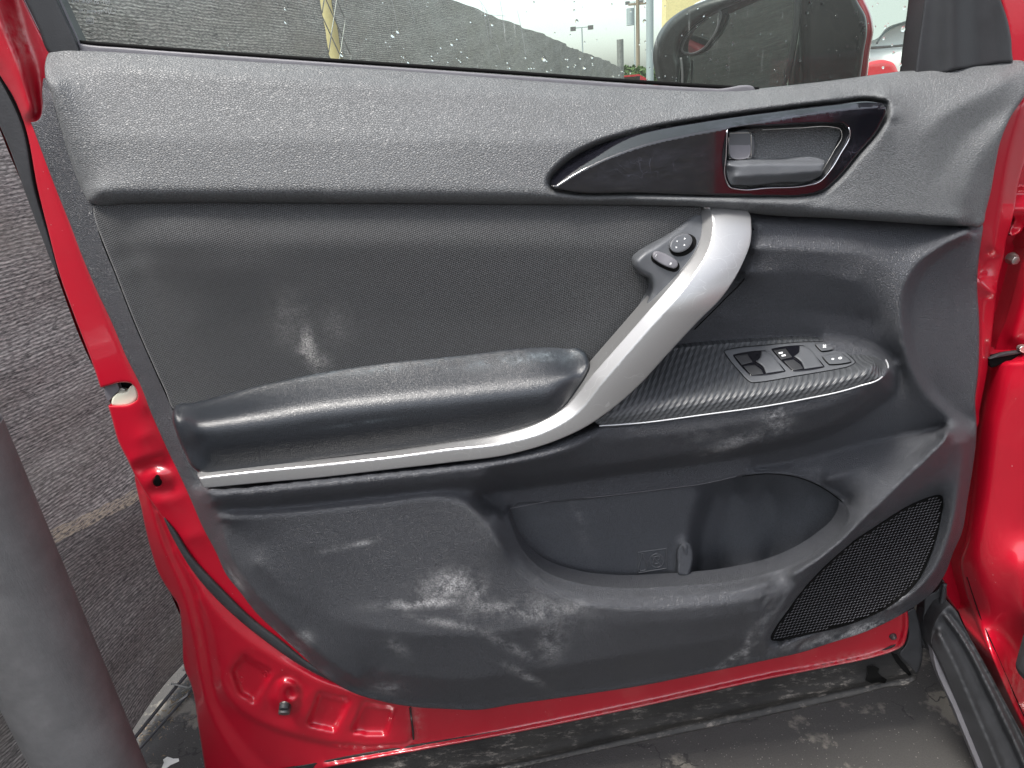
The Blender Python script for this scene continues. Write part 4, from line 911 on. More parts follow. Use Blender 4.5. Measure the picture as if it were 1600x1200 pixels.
def sharp(p): return [q for a in p for q in (a, a)]
PANR = Relief((200, 730, 1440, 1240), [
    ('l', [(212, 742), (236, 860), (262, 920), (284, 985), (297, 1066), (320, 1200)], -34), ('l', [(228, 765), (254, 850), (286, 925), (301, 985), (313, 1050), (328, 1110), (358, 1165), (398, 1215)], -20), ('l', [(244, 785), (270, 858), (303, 930), (318, 985), (328, 1045), (342, 1100), (372, 1150), (420, 1200)], -26),
    ('l', [(250, 800), (300, 880), (360, 950), (420, 1000), (500, 1055), (600, 1088)], -20), ('l', [(272, 858, -22), (305, 910, -15), (345, 965), (400, 1010), (470, 1050), (560, 1085), (640, 1098)], -12), ('l', [(310, 935), (335, 985), (345, 1040)], -16),
    ('f', S1o, -14), ('f', sharp(S1i), -25), ('f', S2o, -14), ('f', sharp(S2i), -25), ('f', S3o, -14), ('f', sharp(S3i), -24),
    ('c', S1o, -13), ('c', S2o, -13), ('c', S3o, -13),
    ('l', [(345, 1060), (352, 1082), (374, 1106), (417, 1131), (483, 1152), (549, 1163), (600, 1163), (638, 1158), (641, 1130), (640, 1106)], -13), ('l', [(338, 1065), (346, 1087), (370, 1112), (414, 1137), (481, 1158), (549, 1169), (600, 1169), (644, 1163), (647, 1130), (646, 1108)], -20),
    ('l', [(700, 1130), (900, 1095), (1100, 1050), (1300, 1005), (1390, 980)], -20),
    ('l', [(510, 1192), (800, 1139), (1000, 1098), (1200, 1054), (1370, 1019), (1400, 1008), (1409, 985), (1410, 955)], -19), ('l', [(510, 1196), (800, 1143), (1000, 1102), (1200, 1058), (1370, 1023), (1404, 1011), (1414, 988), (1414, 955)], -9),
    ('f', ell(447, 1083, 17, 20, 0, 14), -7), ('f', ell(456, 1083, 9, 8, 20, 10), -12), ('c', ell(446, 1090, 28, 32, 0, 18), -16)], step=2.5, blur=3)
pan = patch('inner_door_panel', PAN, PANR, M['red'], DOOR, step=2.5, rnd=(3, 3), skirt=22, dust=blobs([(1330, 1030, 90, 8, -12, 0.5), (650, 1120, 10, 40, 0, 0.3), (1000, 1100, 200, 6, -12, 0.25)]))
tube('seam_sealer', [(641, 1106, -13), (643, 1125, -14), (645, 1140, -14), (646, 1155, -15)], 1.6, M['scuffed'], pan, seg=6)
SEAL = [(256, 808), (268, 820), (300, 868), (348, 920), (400, 970), (440, 1000), (475, 1028), (530, 1062), (590, 1090), (560, 1083), (525, 1068), (475, 1043), (415, 1002), (360, 957), (325, 922), (298, 888), (275, 850), (262, 824)]
seal = patch('rubber_seal', SEAL, lambda x, y: -7+0*x, M['rubber'], DOOR, step=2.5, rnd=(6, 8), skirt=10, dust=blobs([(405, 990, 20, 4, 35, 0.8)]))
SEAL2 = [(-200, -280), (-120, -128), (-40, 48), (0, 120), (18, 152), (35, 190), (58, 302), (76, 362), (97, 439), (88, 425), (65, 370), (40, 303), (12, 225), (0, 197), (-45, 100), (-130, -80), (-220, -280)]
patch('edge_seal', SEAL2, -26, M['rubber'], DOOR, step=2.5, rnd=(5, 5), skirt=10)
tube('seal_gap', [(-110, -110, -19), (-38, 50, -19), (0, 121, -19), (18, 154, -19), (34, 190, -19), (57, 302, -19), (75, 362, -19), (96, 438, -19)], 1.6, M['pitch'], DOOR, seg=6)
patch('outer_skin', [(-14, 176), (0, 204), (10, 229), (40, 300), (85, 420), (130, 540), (173, 630), (214, 740), (238, 830), (264, 920), (290, 985), (305, 1070), (330, 1190), (700, 1130), (1100, 1060), (1400, 975), (1480, 800), (1500, 400), (1530, 180), (1170, 185), (700, 160), (300, 140), (60, 130), (0, 130)], -78, M['red'], DOOR, step=10, rnd=(12, -34), skirt=0)
tube('top_window_rail', [(-100, -330, -10), (300, -342, -10), (900, -345, -10), (1480, -325, -10)], 16, M['black'], DOOR, seg=12)
# rubber stop, bolts
def bolt(name, px, py, h, r, ln, mat, parent, tip=0.8, tiltdown=0.25, hexa=False):
    c = P(px, py, h/1000.0); d = np.array([0.0, -1, -tiltdown]); d /= np.linalg.norm(d)
    return cyl(name, c+d*-0.004, c+d*ln/1000.0, r/1000.0, r*tip/1000.0, mat, parent, seg=6 if hexa else 24, bev=r*0.12/1000.0)
bolt('rubber_stop', 446, 1100, -10, 9.3, 15, M['darkmetal'], pan, tip=0.97, tiltdown=0.55)
bolt('stop_cap', 444.5, 1104, 4, 8.2, 4.2, M['rubber'], pan, tip=0.96, tiltdown=0.55)
bolt('screw_washer', 1396, 996, -17, 6.0, 2.0, M['rubber'], pan); bolt('screw', 1396.5, 996, -15, 3.4, 3.0, M['darkmetal'], pan)
for x, y in ((377, 1062), (414, 1053)):
    tube('stamped_mark', [(q[0], q[1], float(PANR(*q))+0.2) for q in ell(x, y, 4.6, 4.2, 0, 12)], 0.4, M['red'], pan, closed=True, seg=5, step=2)

# bottom scuff strip
STR = [(440, 1203), (480, 1194), (800, 1137), (1000, 1097), (1200, 1053), (1370, 1018), (1408, 1006), (1432, 1048), (1433, 1060), (1425, 1067), (1380, 1075), (1350, 1084), (1300, 1096), (1200, 1118), (1100, 1139), (1000, 1160), (900, 1181), (810, 1200), (640, 1235), (380, 1240)]
STRR = Relief((370, 990, 1450, 1250), [('l', [(480, 1194), (800, 1137), (1000, 1097), (1200, 1053), (1408, 1006)], -17), ('l', [(600, 1225), (800, 1188), (1000, 1143), (1200, 1099), (1350, 1066), (1420, 1052)], -12), ('l', [(700, 1190), (800, 1172), (1000, 1126), (1200, 1082), (1360, 1048)], -16), ('l', [(600, 1235), (800, 1195), (1000, 1149), (1200, 1105), (1350, 1072), (1425, 1058)], -24), ('l', [(600, 1240), (810, 1200), (1000, 1160), (1200, 1118), (1425, 1067)], -16)], step=2.5, blur=1.6)
strip = patch('lower_sill_strip', STR, STRR, M['scuffed'], DOOR, step=2.5, rnd=(2, 2), skirt=16)
patch('torn_hole', sharp([(1355, 1042), (1364, 1040), (1374, 1045), (1371, 1051), (1378, 1057), (1386, 1062), (1383, 1068), (1372, 1066), (1362, 1068), (1352, 1063), (1356, 1054)]), lambda x, y: STRR(x, y)+2.4, M['pitch'], strip, step=2, skirt=0.4)
patch('torn_slit', sharp([(1392, 1020), (1402, 1023), (1410, 1034), (1416, 1040), (1425, 1055), (1420, 1056), (1410, 1046), (1402, 1037)]), lambda x, y: STRR(x, y)+2.4, M['pitch'], strip, step=2, skirt=0.4)
CAPP = [(1417, 955), (1428, 950), (1434, 965), (1441, 1005), (1440, 1035), (1432, 1052), (1420, 1040), (1405, 1020), (1414, 1008), (1419, 992)]
patch('seal_end_cap', CAPP, -14, M['rubber'], DOOR, step=2.5, rnd=(3, 4), skirt=14)

# ---- window frame, belt line, glass, sail panel
wf = patch('window_frame', [(-115, -330), (-115, -330), (-62, -330), (-62, -330), (20, -140), (90, 0), (104, 30), (122, 70), (126, 84), (78, 84), (60, 45), (38, 0)], lambda x, y: -6-(x-40)*0.05, M['black'], DOOR, rnd=(4, 3), skirt=20)
tube('glass_channel', [(-58, -330, -16), (26, -140, -16), (92, 0, -16), (106, 30, -16), (125, 74, -16)], 2.2, M['greyplastic'], wf, seg=8)
patch('belt_strip', [(120, 67), (128, 68.5), (200, 75), (400, 89.5), (600, 103.5), (800, 117.5), (1000, 131.5), (1120, 138.5), (1180, 141), (1180, 152), (1000, 152), (600, 125), (200, 95), (126, 88)], -14, M['greyplastic'], DOOR, rnd=(3, 2.5), skirt=10)
tube('belt_seal', [(116, 65.5, -18), (200, 72, -18), (400, 86.5, -18), (600, 100, -18), (800, 113.7, -18), (1000, 128, -18), (1120, 135.5, -18), (1185, 139, -18)], 2.1, M['pitch'], DOOR, seg=8)
GL = -0.034
glass = patch('window_glass', [(-60, -330), (-60, -330), (26, -140), (92, 0), (106, 30), (122, 66), (122, 66), (130, 90), (400, 108), (800, 135), (1170, 160), (1445, 140), (1445, 140), (1440, 60), (1450, 0), (1458, -330), (1458, -330)], GL*1000, M['glass'], DOOR, step=60, skirt=0)
sail = patch('sail_panel', [(1450, -60), (1444, 0), (1440, 30), (1430, 108), (1429, 118), (1500, 108), (1560, 99), (1583, 94), (1582, 88), (1580, 60), (1574, 30), (1564, 0), (1548, -60)], lambda x, y: -4+10*np.exp(-((x-1492)/26.0)**2)+4*np.exp(-((x-1560)/30.0)**2), M['black'], DOOR, rnd=(4, 3), skirt=30)
patch('upper_door_frame', [(1545, -60), (1562, 0), (1573, 40), (1578, 100), (1640, 106), (1680, -60)], -12, M['red'], DOOR, rnd=(4, 4), skirt=30)
REDR = [(1660, 90), (1620, 180), (1603, 245), (1592, 285), (1581, 347), (1575, 367), (1568, 403), (1560, 440), (1557, 463), (1552, 507), (1547, 557), (1540, 595), (1531, 640), (1526, 668), (1508, 672), (1505, 500), (1512, 360), (1535, 260), (1570, 150), (1590, 90)]
REDRR = Relief((1490, 80, 1680, 690), [('l', [(1660, 90), (1603, 245), (1581, 347), (1560, 440), (1547, 557), (1526, 668)], -20), ('l', [(1590, 90), (1570, 150), (1535, 260), (1515, 360), (1512, 500), (1512, 670)], -12), ('l', [(1600, 160), (1580, 230), (1564, 320), (1552, 390)], -8),
    ('l', [(1532, 428), (1540, 410), (1552, 403), (1564, 402)], -20), ('l', [(1531, 438), (1540, 448), (1557, 460)], -5), ('l', [(1534, 470), (1534, 560), (1524, 640)], -10)], step=2.5, blur=3)
fr_ = patch('front_edge_panel', REDR, REDRR, M['red'], DOOR, step=2.5, rnd=(3, 4), skirt=22)
# etched marks on the glass, reversed because they are read from outside
GD = lambda x, y: GL*1000+0.4
letters('DOT-20 M2H6 AS2', 172, 1.5, 5.0, 2.5, GD, glass, r=0.36, mat='grey_print', mirror=True, name='etched_lettering')
letters('TEMPERLITE', 160, 17, 4.5, 2.5, GD, glass, r=0.36, mat='grey_print', mirror=True, name='etched_lettering')
letters('M5', 143, 30, 5.0, 2.5, GD, glass, r=0.36, mat='grey_print', mirror=True, name='etched_lettering')
glyph(None, 0.3, 'grey_print', GD, 'etched_box', glass, [[(135, 28), (135, 28), (146, 28.5), (146, 28.5), (146, 37), (146, 37), (135, 37), (135, 37), (135, 28)]])
glyph(None, 0.35, 'grey_print', GD, 'etched_script', glass, [[(180, 14), (180, 14), (180, 21), (180, 21), (173, 20), (175, 12), (171, 22), (168, 12), (166, 20), (162, 15), (161, 20)]])
# rain drops on the outside of the glass
V = []; Fc = []
drops = [(614, 54, 3.4), (622, 48, 3), (447, 33, 3), (446, 13, 2.2), (706, 68, 2.4), (769, 38, 2), (850, 91, 3.4), (913, 105, 2.4), (901, 33, 2.6), (1007, 33, 2.6), (925, 89, 2), (1136, 104, 2.6), (1145, 68, 2.2), (1105, 82, 2), (1110, 93, 2), (356, 58, 2.2), (357, 69, 2.2), (349, 75, 2), (535, 84, 3.4), (638, 96, 2.2), (676, 93, 2), (758, 23, 1.6), (1266, 4, 2.4), (1285, 5, 2.4), (1261, 19, 2.4), (1306, 25, 2.4), (1345, 36, 3), (1350, 41, 2.8), (1348, 50, 3), (1338, 59, 2.6), (1323, 71, 2.6), (1341, 75, 2.4), (1335, 19, 2), (1340, 20, 2), (1413, 12, 2.4), (1411, 45, 3.4), (1396, 83, 2.4), (1383, 42, 2), (1381, 60, 2), (1428, 80, 2), (1407, 101, 2), (1298, 120, 2), (1312, 87, 1.6), (1307, 79, 1.6), (1250, 94, 2), (1380, 105, 2)]
for _ in range(150):
    x = rng.uniform(560, 1430); y = rng.uniform(0, 66+(x-120)*0.066)
    if rng.random() < 0.35: y = (66+(min(x, 1170)-120)*0.066)-abs(rng.normal(4, 14))
    drops.append((x, y, rng.uniform(0.7, 1.6)))
for x, y, r in drops:
    c = P(x, y, GL+0.0006); r = r*0.78/1000; o = len(V); n_ = 10
    for ring, (rr, hh) in enumerate(((1, 0), (0.75, 0.45), (0.35, 0.7))):
        for k in range(n_):
            a = 2*math.pi*k/n_; V.append(c+np.array([math.cos(a)*rr*r, -hh*r, (math.sin(a)-0.12*(ring == 0))*rr*r*1.1]))
    V.append(c+np.array([0, -0.78*r, 0]))
    for ring in range(2):
        for k in range(n_): Fc.append((o+ring*n_+k, o+ring*n_+(k+1) % n_, o+(ring+1)*n_+(k+1) % n_, o+(ring+1)*n_+k))
    for k in range(n_): Fc.append((o+2*n_+k, o+2*n_+(k+1) % n_, o+3*n_))
rd = mesh('rain_drops', V, Fc, M['water'], glass); rd['kind'] = 'stuff'
mv = ([], [])
for x0, y0, x1, y1 in ((638, -5, 648, 38), (612, 0, 620, 40), (752, 5, 764, 66), (758, 12, 768, 60), (745, -5, 762, 20), (780, -5, 787, 45), (808, 15, 822, 88), (620, 40, 624, 60), (1018, 78, 1020, 100), (776, 70, 782, 90), (752, 22, 790, 25)):
    tube('x', [(x0, y0, GL*1000+0.3), ((x0+x1)/2+1, (y0+y1)/2, GL*1000+0.3), (x1, y1, GL*1000+0.3)], 0.19, None, seg=4, merge=mv)
gs = mesh('water_streaks', np.concatenate(mv[0]), mv[1], M['grey_print'], glass); gs['kind'] = 'stuff'

# ---- exterior mirror beyond the glass
def mh(x, y): return -215+(np.asarray(x)-1030)*0.50
mr = patch('mirror_housing', [(1060, 78), (1064, 58), (1078, 44), (1095, 34), (1120, 18), (1160, -2), (1250, -46), (1330, -48), (1346, -10), (1362, 26), (1365, 42), (1360, 78), (1348, 150), (1330, 185), (1085, 178), (1063, 140)], lambda x, y: mh(x, y)-22, M['red'], DOOR, rnd=(8, 14), skirt=120)
HOL = [(1062, 175), (1062, 120), (1064, 100), (1060, 82), (1068, 58), (1085, 40), (1112, 22), (1150, 6), (1200, -12), (1240, -24), (1247, 0), (1246, 30), (1239, 80), (1228, 120), (1222, 180)]
patch('mirror_surround', [(1026, 78), (1030, 60), (1043, 37), (1066, 17), (1100, 1), (1150, -12), (1250, -40), (1322, -42), (1340, 2), (1353, 27), (1355, 42), (1350, 80), (1340, 140), (1325, 182), (1048, 175), (1036, 140)], lambda x, y: mh(x, y)+14-12*np.exp(-((x-1252)/9.0)**2), M['deepblack'], DOOR, rnd=(10, 12), skirt=20, holes=[HOL])
mg = patch('mirror_glass', grow(HOL, -5), lambda x, y: mh(x, y)-2+(x-1150)*0.12+(y-60)*0.10, M['mirror'], DOOR, step=5, skirt=3)
tube('mirror_rim', [(x, y, float(mh(x, y))+12) for x, y in [(1247, -10), (1247, 10), (1244, 45), (1236, 92), (1226, 135)]], 4.0, M['black'], DOOR, seg=8)
tube('mirror_edge', [(x, y, float(mh(x, y))+9) for x, y in [(1066, 140), (1066, 108), (1064, 90)]], 1.5, M['greyplastic'], DOOR, seg=6)
BS = [(1066, 80), (1070, 64), (1084, 47), (1104, 30), (1117, 18), (1124, 18), (1122, 40), (1110, 62), (1098, 76), (1078, 84)]
bs = patch('blind_spot_mirror', BS, lambda x, y: mh(x, y)+8+(x-1150)*0.12-1.2*(((x-1095)/30)**2+((y-50)/35)**2), M['mirror'], DOOR, step=3, skirt=4)
tube('blind_spot_rim', [(x, y, float(mh(x, y))+6+(x-1150)*0.12) for x, y in BS], 1.7, M['greyplastic'], bs, closed=True, seg=6)
# ================================================================ CAR BODY (right of the door)
BODY = DOOR
back = patch('door_pillar', [(1470, 200), (1700, 200), (1700, 1010), (1560, 1010), (1480, 930), (1472, 700)], -75, M['red'], BODY, step=12, skirt=60)
UB = [(1700, 330), (1640, 350), (1606, 388), (1596, 408), (1584, 450), (1570, 500), (1556, 535), (1549, 558), (1600, 548), (1700, 530)]
UBR = Relief((1530, 320, 1710, 580), [('l', [(1606, 388), (1596, 408), (1584, 450), (1570, 500), (1549, 558)], -52), ('l', [(1618, 405), (1606, 440), (1596, 480), (1584, 530)], -22), ('l', [(1700, 340), (1700, 540)], 20)], step=3, blur=4)
patch('hinge_pillar', UB, UBR, M['red'], BODY, rnd=(5, 5), skirt=30)
LB = [(1546, 572), (1600, 562), (1720, 545), (1720, 1400), (1690, 1360), (1640, 1225), (1600, 1142), (1572, 1080), (1545, 1018), (1522, 965), (1502, 905), (1498, 880), (1507, 842), (1516, 790), (1523, 720), (1531, 650), (1540, 600)]
LBR = Relief((1480, 540, 1730, 1410), [
    ('l', [(1546, 572), (1531, 650), (1516, 790), (1498, 880), (1502, 905), (1522, 965)], -50), ('l', [(1545, 1018), (1572, 1080), (1600, 1142), (1640, 1225), (1690, 1360)], 40),
    ('l', [(1560, 580), (1545, 660), (1535, 760), (1524, 850), (1528, 900), (1544, 955), (1575, 1020), (1620, 1100)], -8), ('l', [(1720, 560), (1720, 800), (1720, 1000)], 60), ('l', [(1720, 1100), (1720, 1360)], 110),
    ('l', [(1598, 600), (1596, 760), (1600, 840)], 12), ('l', [(1590, 880), (1606, 960)], 34)], step=3, blur=11)
patch('body_side', LB, LBR, M['red'], BODY, rnd=(8, 10), skirt=60, dust=blobs([(1590, 1070, 16, 30, -20, 0.5), (1300, 0, 1, 1, 0, 0)]))
for k, off in enumerate((9,)):
    tube('body_fold', [(x+off, y-off*0.4, float(LBR(x+off, y-off*0.4))+0.3) for x, y in [(1502, 905), (1522, 965), (1545, 1018), (1572, 1080), (1600, 1142), (1640, 1225)]], 0.9, M['pitch'], BODY, seg=8)
patch('body_seal', [(1545, 562), (1560, 556), (1600, 549), (1640, 543), (1640, 556), (1600, 561), (1570, 567), (1547, 573)], -16, M['pitch'], BODY, rnd=(2, 2), skirt=8)
patch('seal_lip', [(1546, 561), (1560, 554.5), (1600, 548), (1640, 543), (1640, 546), (1600, 551.5), (1562, 558)], -13, M['rubber'], BODY, step=2.5, rnd=(1, 1), skirt=4)
patch('hinge_clip', [(1592, 545), (1596, 541), (1604, 540), (1610, 546), (1604, 552), (1596, 551)], -8, M['zinc'], BODY, step=2, rnd=(2, 2), skirt=5)
patch('door_hinge', [(1583, 296), (1590, 290), (1606, 290), (1620, 300), (1616, 345), (1604, 350), (1594, 364), (1578, 368), (1576, 364), (1583, 340), (1579, 336)], lambda x, y: -36+6*np.sin(y*0.12), M['red'], BODY, step=2.5, rnd=(4, 5), skirt=20)
b1 = bolt('bolt_flange', 1582, 404, -44, 7.6, 3, M['zinc'], BODY, tip=0.9, tiltdown=0.1)
bolt('hinge_bolt', 1580, 404, -40, 6.0, 9, M['zinc'], BODY, tip=0.95, tiltdown=0.1, hexa=True)
SL = [(1476, 950), (1484, 945), (1492, 952), (1504, 975), (1540, 1040), (1572, 1100), (1604, 1160), (1650, 1250), (1700, 1350), (1600, 1350), (1560, 1260), (1538, 1205), (1500, 1112), (1466, 1030), (1456, 1010), (1455, 990), (1462, 970)]
SLR = Relief((1440, 930, 1720, 1370), [('l', [(1460, 985), (1455, 1000), (1500, 1112), (1538, 1205), (1600, 1350)], 20), ('l', [(1484, 950), (1504, 975), (1540, 1040), (1604, 1160), (1650, 1250), (1700, 1350)], 40), ('l', [(1468, 990), (1482, 1015), (1520, 1100), (1565, 1205), (1625, 1350)], 46),
    ('l', [(1472, 985), (1488, 1012), (1527, 1097), (1573, 1202), (1635, 1350)], 30), ('l', [(1474, 965), (1498, 1000), (1540, 1085), (1590, 1190), (1655, 1350)], 28), ('l', [(1478, 962), (1505, 1000), (1548, 1082), (1598, 1188), (1664, 1350)], 50), ('l', [(1482, 958), (1512, 1000), (1558, 1080), (1606, 1180), (1672, 1340)], 30)], step=2.5, blur=2)
patch('sill_trim', SL, lambda x, y: SLR(x, y)+(y-950)*0.28-30, M['rubber'], BODY, step=2.5, rnd=(2, 2), skirt=40)
patch('sill_lip', [(1457, 1006), (1463, 1006), (1470, 1024), (1507, 1110), (1545, 1205), (1600, 1350), (1585, 1350), (1530, 1205), (1492, 1112), (1458, 1024)], lambda x, y: 4+(y-1000)*0.28, M['greyplastic'], BODY, step=2.5, rnd=(2, 2), skirt=10)
patch('rubber_boot', [(1446, 930), (1462, 922), (1474, 906), (1479, 920), (1474, 950), (1462, 972), (1456, 992), (1456, 1008), (1444, 1013), (1434, 1008), (1438, 985), (1442, 955)], lambda x, y: -22+0.25*(x-1440), M['rubber'], BODY, step=2.5, rnd=(4, 6), skirt=16)
tube('boot_rib', [(1476, 912, -8), (1470, 950, -6), (1461, 975, -2), (1457, 1006, 6)], 3.2, M['rubber'], BODY, seg=8)
patch('wheel_well_liner', [(1440, 900), (1500, 860), (1700, 1000), (1760, 1400), (1620, 1400), (1470, 1000)], -110, M['pitch'], BODY, step=30, skirt=10)
# the rest of the car beside and above the viewer: roof rail, rear door, sill, seat base (out of frame; casts shade and reflections)
def bodybox(name, c, s, mat, rot=0.0, bevel=0.02): return box(name, c, s, mat, BODY, rot, bevel)
bodybox('floor_pan', (1.25, -0.55, 0.30), (1.1, 1.0, 0.10), M['rubber'])
bodybox('rear_door', (1.5, -2.05, 0.72), (0.12, 1.7, 0.85), M['red'])
bodybox('roof', (1.45, -1.3, 1.62), (1.0, 2.9, 0.06), M['red'])
bodybox('centre_pillar', (1.15, -1.22, 1.05), (0.10, 0.14, 1.1), M['black'])
bodybox('front_seat', (1.45, -0.75, 0.62), (0.5, 0.5, 0.3), M['fabric'], bevel=0.06)
bodybox('front_fender', (1.28, 0.66, 0.58), (1.2, 1.1, 0.66), M['red'], bevel=0.05)
bodybox('headliner', (1.45, -1.3, 1.575), (0.96, 2.8, 0.02), M['fabric'])
# ================================================================ SURROUNDINGS
g = mesh('ground', [(-150, -150, 0), (150, -150, 0), (150, 150, 0), (-150, 150, 0)], [(0, 1, 2, 3)], M['asphalt'], smooth_=False); g['kind'] = 'structure'
# ---- screened fence
A0 = G(215, 1145)*np.array([1, 1, 0]); dv = ray(1080, 120); DH = np.array([dv[0], dv[1], 0]); DH /= np.linalg.norm(DH)
ANG = math.atan2(DH[1], DH[0])-math.pi/2
FEN = empty('screened_fence', A0, 'dark woven screen fence running away behind the open car door', 'fence')
FEN.rotation_euler = (0, 0, ANG)
NH = np.array([-DH[1], DH[0], 0])
def along(px, py, off=0.0):
    d = ray(px, py); t = ((A0+NH*off-CAM)@NH)/(d@NH); return float((CAM+d*t-A0)@DH)
def fmesh(name, V, F, mat, sm=True):       # local coords: x across, y along the fence, z up
    me = bpy.data.meshes.new(name); me.from_pydata([tuple(map(float, v)) for v in V], [], F); me.materials.append(mat)
    if sm: me.polygons.foreach_set('use_smooth', [True]*len(F))
    return link(bpy.data.objects.new(name, me), FEN)
def ztop(s): return 1.56-0.0215*max(0, s)
def screen(s0, s1, z0=0.03):
    ns = int(max(20, min(420, (s1-s0)/0.02))); nz = 60; V = []; F = []
    for side in (0, 1):
        for i in range(ns+1):
            s = s0+(s1-s0)*(i/ns)
            for k in range(nz+1):
                u = k/nz; zt = ztop(s)+0.006*math.sin(s*1.7)+0.001*math.sin(s*5)
                z = z0+(zt-z0)*u
                wv = 0.010*math.sin(s*7.3+z*2.0)+0.006*math.sin(s*3.1-z*7.5)+0.004*math.sin(s*19+z*4)+0.003*math.sin(z*22+s*5+1.5*math.sin(s*6))+0.002*math.sin(z*47-s*9+math.sin(z*9)*2)
                if u < 0.12: wv -= 0.012*(1-u/0.12)**2
                V.append((-wv*1.0+0.002*side, s, z))
    n1 = (ns+1)*(nz+1)
    for side in (0, 1):
        for i in range(ns):
            for k in range(nz):
                a = side*n1+i*(nz+1)+k; F.append((a, a+1, a+nz+2, a+nz+1))
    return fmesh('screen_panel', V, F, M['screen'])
g0, g1 = along(498, 10), along(528, 60)
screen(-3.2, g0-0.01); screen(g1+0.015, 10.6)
def fpost(s, r, zt, off=0.045, mat='steelpost', name='fence_post'):
    o = cyl(name, (0, 0, 0), (0, 0, zt), r, r, M[mat], None, seg=16); o.parent = FEN; o.location = (-off, s, 0); return o
fpost(g1-0.005, 0.022, 1.75, off=0.06); fpost(10.65, 0.05, 1.7, off=0.0)
for s in (-2.2, -0.9, 3.8, 6.2, 8.5): fpost(s, 0.022, ztop(s)+0.01)
# wire mesh seen in the gap between the two screens
mv = ([], [])
gs0, gs1 = g0-0.03, g1+0.03
for k in range(-4, 22):
    for sg in (1, -1):
        pts = []
        for j in range(24):
            z = 0.05+k*0.10+j*0.006*2; s = (gs0 if sg == 1 else gs1)+sg*j*0.012*0.75
            if gs0 <= s <= gs1 and 0.02 < z < 1.7: pts.append((0.02+0.002*sg, s, z))
        if len(pts) > 2: tube('x', pts, 1.8, None, seg=5, world=True, merge=mv)
fmesh('wire_mesh', np.concatenate(mv[0]), mv[1], M['steelpost'])
tube_pts = []
# bottom wire and cable ties where the screen meets the ground
mv = ([], [])
tube('x', [(0.03+0.004*math.sin(s*9), s, 0.03+0.006*math.sin(s*14)) for s in np.linspace(-1.5, 3, 120)], 3.5, None, seg=6, world=True, merge=mv)
tube('x', [(0.045+0.006*math.sin(s*11), s, 0.012) for s in np.linspace(-1.5, 3, 120)], 2.5, None, seg=6, world=True, merge=mv)
fmesh('bottom_rail', np.concatenate(mv[0]), mv[1], M['rubber'])
for s in (along(265, 1110), along(285, 1092)):
    mv = ([], [])
    tube('x', [(0.03, s, 0.05), (0.05, s+0.02, 0.02), (0.07, s-0.01, 0.035), (0.04, s-0.03, 0.02)], 2.2, None, seg=5, world=True, merge=mv)
    fmesh('cable_tie', np.concatenate(mv[0]), mv[1], M['steelpost'])
# ---- yellow post behind the gap
c = CAM+ray(512, 60)*1.0; d = ray(512, 40); t = ((A0-NH*0.10-CAM)@(-NH))/(d@(-NH))
yp = CAM+d*(((A0+NH*0.14-CAM)@NH)/(d@NH)) if False else CAM+d*(((A0+NH*0.14-CAM)@NH)/(d@NH))
yo = empty('yellow_post', (yp[0], yp[1], 0), 'pale yellow post behind the wire mesh gap in the fence', 'post')
cyl('post_shaft', (yp[0], yp[1], 0), (yp[0], yp[1], 1.9), 0.055, 0.055, M['yellow'], yo, seg=24)
cyl('post_cap', (yp[0], yp[1], 1.9), (yp[0], yp[1], 1.93), 0.06, 0.05, M['yellow'], yo, seg=24)
# ---- bollard
bo = empty('bollard', (-0.645, -0.095, 0), 'dark grey painted steel bollard with scratches, left of the open door', 'bollard')
cyl('bollard_shaft', (-0.645, -0.095, 0), (-0.645, -0.095, 0.80), 0.060, 0.060, M['bollard'], bo, seg=64)
cyl('bollard_cap', (-0.645, -0.095, 0.798), (-0.645, -0.095, 0.822), 0.0585, 0.048, M['pole'], bo, seg=64, bev=0.006)
patchy = cyl('weep_hole', (-0.645+0.036, -0.095-0.0475, 0.165), (-0.645+0.0365, -0.095-0.0487, 0.163), 0.0035, 0.0035, M['pitch'], bo, seg=10)
# ---- litter along the fence foot
V = []; F = []
for _ in range(520):
    s = rng.uniform(-0.1, 0.5); q = A0+DH*s-NH*abs(rng.normal(0.0, 0.035)); a = rng.uniform(0, 6.28); L = rng.uniform(0.0012, 0.005); W_ = L*rng.uniform(0.15, 0.5); z = rng.uniform(0.001, 0.006); o = len(V)
    u = np.array([math.cos(a), math.sin(a), 0]); v = np.array([-u[1], u[0], 0])
    for k, (i, j) in enumerate(((-1, -.6), (0, -1), (1, 0), (0, 1), (-1, .6))): V.append(q+u*i*L+v*j*W_+np.array([0, 0, z+(k % 2)*0.002]))
    F.append((o, o+1, o+2, o+3, o+4))
li = mesh('dry_litter', V, F, M['straw'], smooth_=False); li['kind'] = 'stuff'
sc = G(265, 1192); V = []; F = []
for k in range(13):
    a = 2*math.pi*k/12
    if k < 12: r = 0.011*(1+0.35*math.sin(3*a+1)); V.append(sc+np.array([math.cos(a)*r*1.3, math.sin(a)*r, 0.002]))
for k in range(12):
    a = 2*math.pi*k/12; V.append(sc+np.array([math.cos(a)*0.006*1.3, math.sin(a)*0.006, 0.005+0.002*math.sin(4*a)]))
F = [(k, (k+1) % 12, 12+(k+1) % 12, 12+k) for k in range(12)]+[tuple(range(12, 24))]
tag(mesh('paper_scrap', V, F, plain('white_scrap', (0.6, 0.6, 0.56), 0.7)), 'small crumpled white scrap on the asphalt by the bollard foot', 'litter')
for k, (x, y, x2, y2) in enumerate(((263, 1118, 276, 1106), (268, 1098, 272, 1110))):
    a = G(x, y)+[0, 0, 0.004]; b = G(x2, y2)+[0, 0, 0.008]
    tag(cyl('twig', a, b, 0.0014, 0.001, M['straw'], None, seg=6), ('pale straight twig at the fence foot, nearer the bollard', 'short twig crossing the fence foot beside the pale one')[k], 'twig')
